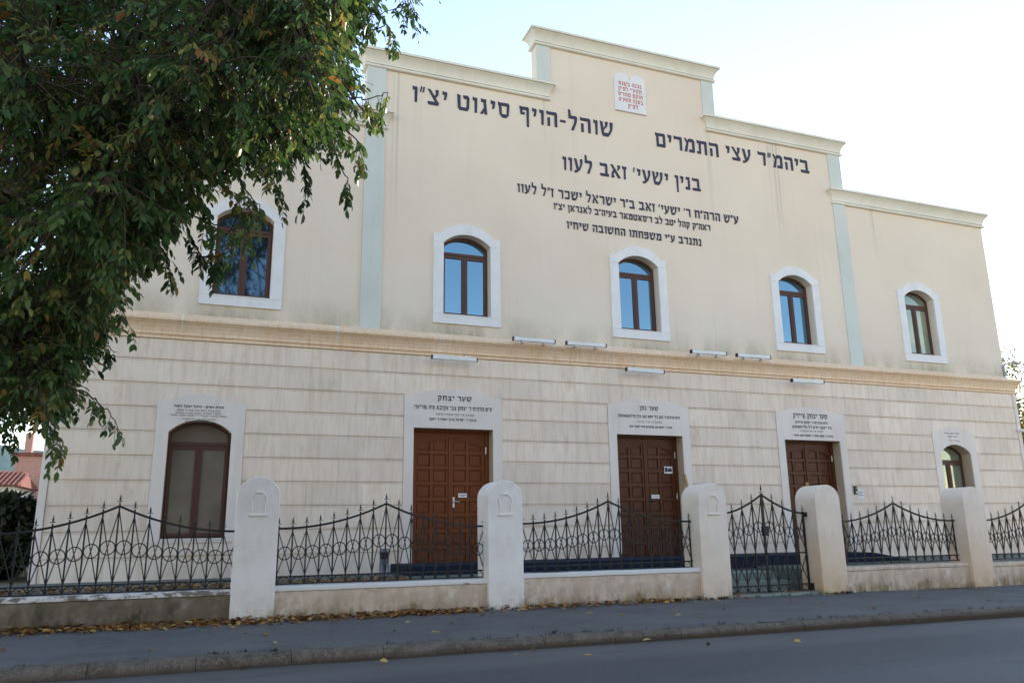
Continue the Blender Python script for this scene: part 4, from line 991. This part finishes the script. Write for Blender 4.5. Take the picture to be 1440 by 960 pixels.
def compound(base, u, tone0, Lr, droop=.16):
    d = (u + V(random.gauss(0, .6), random.gauss(0, .6), random.gauss(-.35, .45))).normalized()
    side = d.cross(V(0, 0, 1)); side = side.normalized() if side.length > .05 else V(1, 0, 0)
    nleaf = random.choice((5, 7, 7, 9))
    pts = [base]
    for j in range(4):
        d = (d + V(0, 0, -droop)).normalized(); pts.append(pts[-1] + d * Lr / 4)
    twigs.tube(pts, .0025, 3, cap=False)
    for j in range(nleaf):
        if j == nleaf - 1: p = pts[-1]; ld = d
        else:
            p = pts[min(4, 1 + j // 2)]; sg = 1 if j % 2 else -1
            ld = d * .55 + side * sg * .9 + V(0, 0, -.5) + V(random.gauss(0, .2), random.gauss(0, .2), random.gauss(0, .2))
        L = random.choice((random.uniform(.04, .07), random.uniform(.055, .10), random.uniform(.065, .11)))
        up = V(random.gauss(0, .45), random.gauss(0, .45), 1)
        tone = min(.999, max(0, tone0 + random.gauss(0, .10) + (.4 if random.random() < .05 else 0)))
        items.append((p, ld, up, L, L * random.uniform(.40, .52), tone))
tk = MB()
tk.tube([TB + V(0, 0, -.3), TB + V(.0, .0, .25), TB + V(.05, -.05, 1.1), TB + V(.16, -.25, 2.2), CR, CR + V(.3, -.4, 1.0)], [.44, .36, .31, .29, .27, .20], 14)
tk.build('trunk', M['bark'], tree, TB, True)
twigs = MB(); items = []
for g, c in zip(gr, cent):
    if not g: continue
    lb = MB()
    mid = CR.lerp(c, .55) + V(0, 0, .5)
    lp = curve(CR + V(0, 0, .1), mid, .1, 5) + curve(mid, c, .1, 5)[1:]
    lb.tube(lp, [.13 - .1 * i / (len(lp) - 1) for i in range(len(lp))], 8)
    for b in g:
        bp = V(*b[:3])
        st = min(lp[3:], key=lambda q: (q - bp).length)
        bpnts = curve(st, bp, .08, 6, .14)
        lb.tube(bpnts, [.030 - .02 * i / 6 for i in range(7)], 5, cap=False)
        r = b[3]
        nt = int(6 + 23 * r / .6)
        for k in range(nt):
            u = Vector((random.gauss(0, 1), random.gauss(0, 1), random.gauss(0, .8))); u.normalize()
            if u.z > .2 and random.random() < .3: u.z *= -1
            e = bp + u * r * random.uniform(.72, 1.0) + V(0, 0, -.04)
            tp = curve(random.choice(bpnts[2:]), e, random.uniform(.0, .06), 4, .05)
            twigs.tube(tp, [.006, .0055, .005, .004, .0025], 4, cap=False)
            yel = random.random()
            nl = random.randint(2, 4)
            for q in range(nl):
                base = tp[2 + (q % 3)] if q < 3 else tp[4]
                compound(base, u, random.gauss(.32, .18) + (.36 if yel > .80 else 0), random.uniform(.15, .26))
    lb.build('limb', M['bark'], tree, TB, True)
for sp in SPRAYS:
    pts = []
    cs = [V(*p) for p in sp]
    st = min((V(*b[:3]) for b in BOUGHS), key=lambda q: (q - cs[0]).length)
    pts = curve(st, cs[0], .05, 4, .05)[:-1]
    for i in range(len(cs) - 1):
        for k in range(5): pts.append(cs[i].lerp(cs[i + 1], k / 5) + V(random.gauss(0, .008), random.gauss(0, .008), random.gauss(0, .008)))
    pts.append(cs[-1])
    twigs.tube(pts, [.011 - .008 * i / (len(pts) - 1) for i in range(len(pts))], 5, cap=False)
    t0 = random.choice((.2, .3, .4, .6))
    for i in range(6, len(pts)):
        if random.random() < .75:
            compound(pts[i], ((pts[i] - pts[i - 1]).normalized() * .6 + V(0, 0, -.5)), t0 + random.gauss(0, .1), random.uniform(.10, .2), .3)
twigs.build('twigs', M['twig'], tree, TB)
leaves('crown', items, M['leaf'], tree, TB)

# ------------------------------------------------------------ fallen leaves
random.seed(5)
it = []
def add_dry(p, L, tone, flat=.25):
    a = random.uniform(0, 2 * PI); d = V(math.cos(a), math.sin(a), random.uniform(-flat, flat)); up = V(random.gauss(0, flat), random.gauss(0, flat), 1)
    it.append((p, d, up, L, L * random.uniform(.4, .6), tone))
def dens(x):     # drifts along the foot of the wall, thinning to the right
    d = .9 if x < -8.8 else .8 if x < -5.6 else .28 if x < -1.6 else .03
    return d * (.55 + .9 * max(0, noise.noise((x * 1.1, 0, 7.)) + .35))
n = 0
while n < 1900:
    x = random.uniform(-15, 0)
    if random.random() > dens(x): continue
    w = abs(random.gauss(0, .26 if x < -8.6 else .21 if x < -5 else .14)); y = -3.72 - w
    for pxx in (-13.22, -9.155, -5.09, -.90):
        if abs(x - pxx) < .34: y -= .10
    z = gz(x) + .035 + random.uniform(0, .05) * max(0, 1 - w / .22)
    add_dry(V(x, y, z), random.uniform(.07, .14), random.choice((random.random() * .5, random.random() * .95)), .35); n += 1
for k in range(900):     # yard floor behind the fence
    x = random.uniform(-13, -6.6); add_dry(V(x, -3.32 + abs(random.gauss(0, .55)), YZ + random.uniform(.02, .06)), random.uniform(.07, .12), random.random() * .8)
for k in range(90):
    add_dry(V(random.uniform(-.5, 1.5), random.uniform(-3.6, -3.2), .07 + random.uniform(0, .02)), random.uniform(.06, .1), random.random() * .95)
for k in range(60):
    x = random.gauss(4.9, .55); add_dry(V(x, -3.80 - abs(random.gauss(0, .12)), gz(x) + .03), random.uniform(.05, .1), random.random() * .8)
o = leaves('leaf_litter', it, M['dry']); tag(o, 'drift of brown and yellow fallen leaves along the foot of the low wall', 'leaf litter', kind='stuff')
it = []; spots = []
for k in range(46):
    x = random.uniform(-12.5, 3.5)
    if k < 34: y = random.uniform(-6.9, -4.2) if x < -2 else random.uniform(-6.8, -4.4)
    else: y = random.uniform(-8.3, -7.28)
    spots.append((x, y))
protos = []
for k in range(6):
    it = []; add_dry(V(0, 0, 0), .135, (.1, .3, .5, .65, .8, .95)[k], .3); protos.append(it)
metas = []
for k, (x, y) in enumerate(spots):
    zz = (gz(x) + .028) if y > KY else gz(x) - .075
    if k < 6: o = leaves('fallen_leaf', protos[k], M['dry']); metas.append(o)
    else: o = metas[k % 6].copy(); COL.objects.link(o)
    o.location = (x, y, zz); o.rotation_euler = (0, 0, random.uniform(0, 6.28)); sc_ = random.uniform(.55, 1.0); o.scale = (sc_, sc_, sc_)
    tag(o, 'single dry leaf lying on the asphalt footway' if y > KY else 'single dry leaf lying in the road beside the kerb', 'leaf', 'scattered dry leaves on the footway' if y > KY else 'scattered dry leaves on the road')
random.seed(9)
its = []
def tuft(x, y, z, h, n_):
    for k in range(n_):
        a = random.uniform(0, 6.28); its.append((V(x + random.gauss(0, .03), y + random.gauss(0, .012), z), V(math.cos(a) * .5, math.sin(a) * .5, 1), V(math.cos(a + 1.5), math.sin(a + 1.5), .2), h * random.uniform(.5, 1.2), .007, random.random()))
for k in range(150):
    x = random.uniform(-14, 7); x += .3 * math.sin(x * 3); tuft(x, KY + .035, gz(x) + .0, random.uniform(.02, .06), random.randint(3, 10))
for k in range(90):
    x = random.choice((random.uniform(-5.4, -1), random.uniform(-1, 2.2), random.gauss(2.0, .25), random.gauss(-1.1, .3))); yy = -3.77 if min(abs(x - c) for c in (-9.155, -5.09, -.9, 1.87, 5.93)) < .33 else -3.68
    tuft(x, yy, gz(x) + .01, random.uniform(.03, .08), random.randint(4, 12))
o = leaves('grass', its, M['bush']); tag(o, 'sparse tufts of grass in the kerb joint and at the foot of the walls', 'grass', kind='stuff')
# ------------------------------------------------------------ beyond the building
def bush(name, c, rx, ry, rz, n, mat, L, lab, cat, tone=(0, 1), stem=True, nb=14):
    t = thing(name, (c[0], c[1], .4), lab, cat); og = (c[0], c[1], .4)
    its = []
    bl = [V(c[0] + random.gauss(0, .45) * rx, c[1] + random.gauss(0, .45) * ry, c[2] + random.gauss(0, .42) * rz) for _ in range(nb)]
    for k in range(n):
        b = random.choice(bl); u = V(random.gauss(0, 1), random.gauss(0, 1), random.gauss(0, 1)).normalized() * random.uniform(.4, 1.0)
        p = b + V(u.x * rx * .42, u.y * ry * .42, u.z * rz * .36)
        if p.z < .5: p.z = .5 + random.random() * .3
        d = u + V(random.gauss(0, .5), random.gauss(0, .5), random.gauss(-.2, .5))
        its.append((p, d, V(random.gauss(0, .5), random.gauss(0, .5), 1), L * random.uniform(.7, 1.2), L * .5, random.uniform(*tone)))
    st = MB(); st.tube([(c[0], c[1], .2), (c[0] + .05, c[1], c[2] * .6), (c[0], c[1], c[2])], [.05 * rx + .05, .04 * rx + .03, .02], 8)
    for b in bl: st.tube([(c[0] + .05, c[1], c[2] * .55), tuple(b)], [.05, .015], 5)
    st.build('trunk', M['bark'], t, og); leaves('crown', its, mat, t, og)
    return t
bush('dark_shrub', (-14.0, 2.6, 1.15), 1.1, 1.5, .95, 9000, M['bush'], .20, 'dark dense shrub beside the left corner of the hall', 'shrub')
bush('dark_hedge', (-17.6, 5.5, .95), 2.6, 1.4, .8, 9000, M['bush'], .22, 'low dark hedge at the left edge behind the fence', 'hedge')
bush('autumn_tree', (31.9, 15.0, 6.2), 2.3, 2.4, 4.0, 9000, M['gold'], .26, 'yellowing sunlit tree behind the right corner of the hall', 'tree', nb=26)
bush('autumn_tree', (36.5, 18.0, 5.6), 3.2, 2.6, 3.4, 5500, M['gold'], .24, 'yellow tree at the right edge, farther from the hall', 'tree', nb=26)
M['hill'] = simple('wooded_hillside', (.10, .145, .15), .95, .1, 0, .3, .02)  # bluish base colour stands in for distance haze over the woods
mb = MB(); hx, hy = -300., 1150.      # a wooded ridge far beyond the houses
for i in range(41):
    for j in range(13):
        u, w = i / 40 * 2 - 1, j / 12 * 2 - 1
        z = 118 * max(0, 1 - u * u) ** 1.3 * max(0, 1 - w * w) * (1 + .22 * noise.noise((u * 4, w * 2, 2.)) + .06 * noise.noise((u * 19, w * 6, 5.))) - 2
        mb.v.append((hx + u * 620, hy + w * 180 + .35 * u * 620, z))
for i in range(40):
    for j in range(12):
        a = i * 13 + j; mb.f.append((a, a + 13, a + 14, a + 1))
o = mb.build('hills', M['hill'], None, (0, 0, 0), True); o['kind'] = 'structure'
M['brick'] = None
t = NT('pink_brick')
br = t.n.new('ShaderNodeTexBrick'); br.inputs['Color1'].default_value = (.46, .24, .19, 1); br.inputs['Color2'].default_value = (.50, .27, .22, 1); br.inputs['Mortar'].default_value = (.5, .34, .28, 1)
br.inputs['Scale'].default_value = 1.; br.inputs['Brick Width'].default_value = .5; br.inputs['Row Height'].default_value = .16; br.inputs['Mortar Size'].default_value = .015
xx, yy, zz = t.xyz(); cx = t.n.new('ShaderNodeCombineXYZ'); t.l.new(t.math('ADD', xx, yy), cx.inputs[0]); t.l.new(zz, cx.inputs[1]); t.l.new(cx.outputs[0], br.inputs['Vector'])
t.col(br.outputs[0]); M['brick'] = t.done(.9, .2)
M['tile'] = simple('red_roof_tile', (.20, .08, .06), .85, .2, 0, .3, 4)
M['offwhite'] = simple('off_white_render', (.66, .66, .66), .9, .2, 0, .08, 2)
M['window_dark'] = simple('dark_window_glass', (.03, .035, .045), .15, .5)
M['opp_a'] = simple('opposite_cream_render', (.66, .55, .40), .9, .2); M['opp_b'] = simple('opposite_white_render', (.72, .69, .63), .9, .2); M['opp_c'] = simple('opposite_yellow_render', (.70, .52, .26), .9, .2)
bh = thing('brick_house', (-22, 44, 0), 'pink brick house with chimneys far behind the left corner', 'house'); og = (-22, 44, 0)
MB().box(-21.6, -12, 42, 52, -.3, 6.35).build('wall', M['brick'], bh, og)
mb = MB().box(-21.8, -11.8, 41.8, 52.2, 6.35, 6.55); rf = mb.build('roof', M['tile'], bh, og)
for x, h in ((-21.35, 1.5), (-20.2, 1.9), (-18.8, 1.6)): MB().cham(x - .22, x + .22, 44, 44.5, 6.55, 6.55 + h, .02).build('chimney', M['brick'], rf, og)
for x in (-19, -16, -13.6): MB().box(x - .5, x + .5, 41.97, 42.05, 3.2, 4.8).build('window', M['window_dark'], bh, og)
wh = thing('tiled_house', (-23, 38, 0), 'low white house with red tiled roof at the left edge', 'house'); og = (-23, 38, 0)
MB().box(-29, -20.3, 36, 41, -.3, 4.15).build('wall', M['offwhite'], wh, og)
mb = MB(); mb.v = [(-29.4, 35.6, 4.1), (-19.9, 35.6, 4.1), (-19.9, 41.4, 4.1), (-29.4, 41.4, 4.1), (-29.0, 38.5, 5.1), (-20.3, 38.5, 5.1)]
mb.f = [(0, 1, 5, 4), (2, 3, 4, 5), (1, 2, 5), (3, 0, 4), (3, 2, 1, 0)]
for k in range(38):
    xx0 = -29.3 + k * .25; mb.tube([(xx0, 35.58, 4.13), (xx0, 38.45, 5.12)], .06, 5)
rf = mb.build('roof', M['tile'], wh, og)
MB().cham(-23.1, -22.6, 38, 38.5, 4.9, 6.3, .02).build('chimney', M['offwhite'], rf, og)
for x in (-22.4, -21.2, -24.6): w = MB().box(x - .35, x + .35, 35.95, 36.05, 2.1, 3.3).build('window', M['window_dark'], wh, og); MB().plate([(x - .42, 2.03), (x + .42, 2.03), (x + .42, 3.37), (x - .42, 3.37)], [[(x - .35, 2.1), (x + .35, 2.1), (x + .35, 3.3), (x - .35, 3.3)]], 35.93, 35.999).build('frame', M['white'], w, og)
ms = thing('radio_mast', (-33, 62, 0), 'pale lattice mast rising behind the houses at the left edge', 'mast')
mb = MB()
for sx, sy in ((-1, -1), (1, -1), (1, 1), (-1, 1)): mb.tube([(-33 + sx * .7, 62 + sy * .7, -.3), (-33 + sx * .25, 62 + sy * .25, 13.5)], .09, 5)
for k in range(12):
    z0 = k * 1.1; a = .7 - .45 * z0 / 13.5; a2 = .7 - .45 * (z0 + 1.1) / 13.5
    mb.tube([(-33 - a, 62 - a, z0), (-33 + a2, 62 - a2, z0 + 1.1)], .05, 4); mb.tube([(-33 + a, 62 - a, z0), (-33 - a2, 62 - a2, z0 + 1.1)], .05, 4)
mb.build('lattice', M['white'], ms, (-33, 62, 0))

# ------------------------------------------------------------ unseen houses added across the street for pane reflections and bounced light
def opp_house(x0, x1, z1, mat, lab):
    t = thing('added_street_house', ((x0 + x1) / 2, -31, 0), lab, 'house', 'unseen houses added across the street for bounced light'); og = ((x0 + x1) / 2, -31, 0)
    holes = []
    n = int((x1 - x0) / 3)
    for k in range(n):
        for zz in ((1.0, 2.6), (4.2, 5.8)):
            if zz[1] < z1 - .4:
                c = x0 + (x1 - x0) * (k + .5) / n; holes.append([(c - .55, zz[0]), (c + .55, zz[0]), (c + .55, zz[1]), (c - .55, zz[1])])
    MB().plate([(x0, -.3), (x1, -.3), (x1, z1), (x0, z1)], holes, -31.3, -31).box(x0, x1, -40, -31.302, -.3, z1).build('wall', mat, t, og)
    mb = MB(); b = 0
    mb.v = [(x0 - .5, -30.5, z1 + .01), (x1 + .5, -30.5, z1 + .01), (x1 + .5, -40.5, z1 + .01), (x0 - .5, -40.5, z1 + .01), (x0 + .6, -35.5, z1 + 2.6), (x1 - .6, -35.5, z1 + 2.6)]
    mb.f = [(1, 0, 4, 5), (3, 2, 5, 4), (2, 1, 5), (0, 3, 4), (0, 1, 2, 3)]
    mb.build('roof', M['tile'], t, og)
    for h in holes: MB().plate([(h[0][0] + .002, h[0][1] + .002), (h[1][0] - .002, h[1][1] + .002), (h[2][0] - .002, h[2][1] - .002), (h[3][0] + .002, h[3][1] - .002)], [], -31.15, -31.1).build('window', M['window_dark'], t, og)
opp_house(-34, -22, 4.2, M['opp_a'], 'low cream house added opposite for bounced light, mirrored in the left panes')
opp_house(-19, -7, 6.8, M['opp_b'], 'two storey white house added opposite the hall for bounced light')
opp_house(-4, 8, 4.6, M['opp_a'], 'long low cream house added opposite the middle door for bounced light')
opp_house(11, 26, 7.0, M['opp_c'], 'two storey yellow house added opposite for bounced light, mirrored in the right panes')
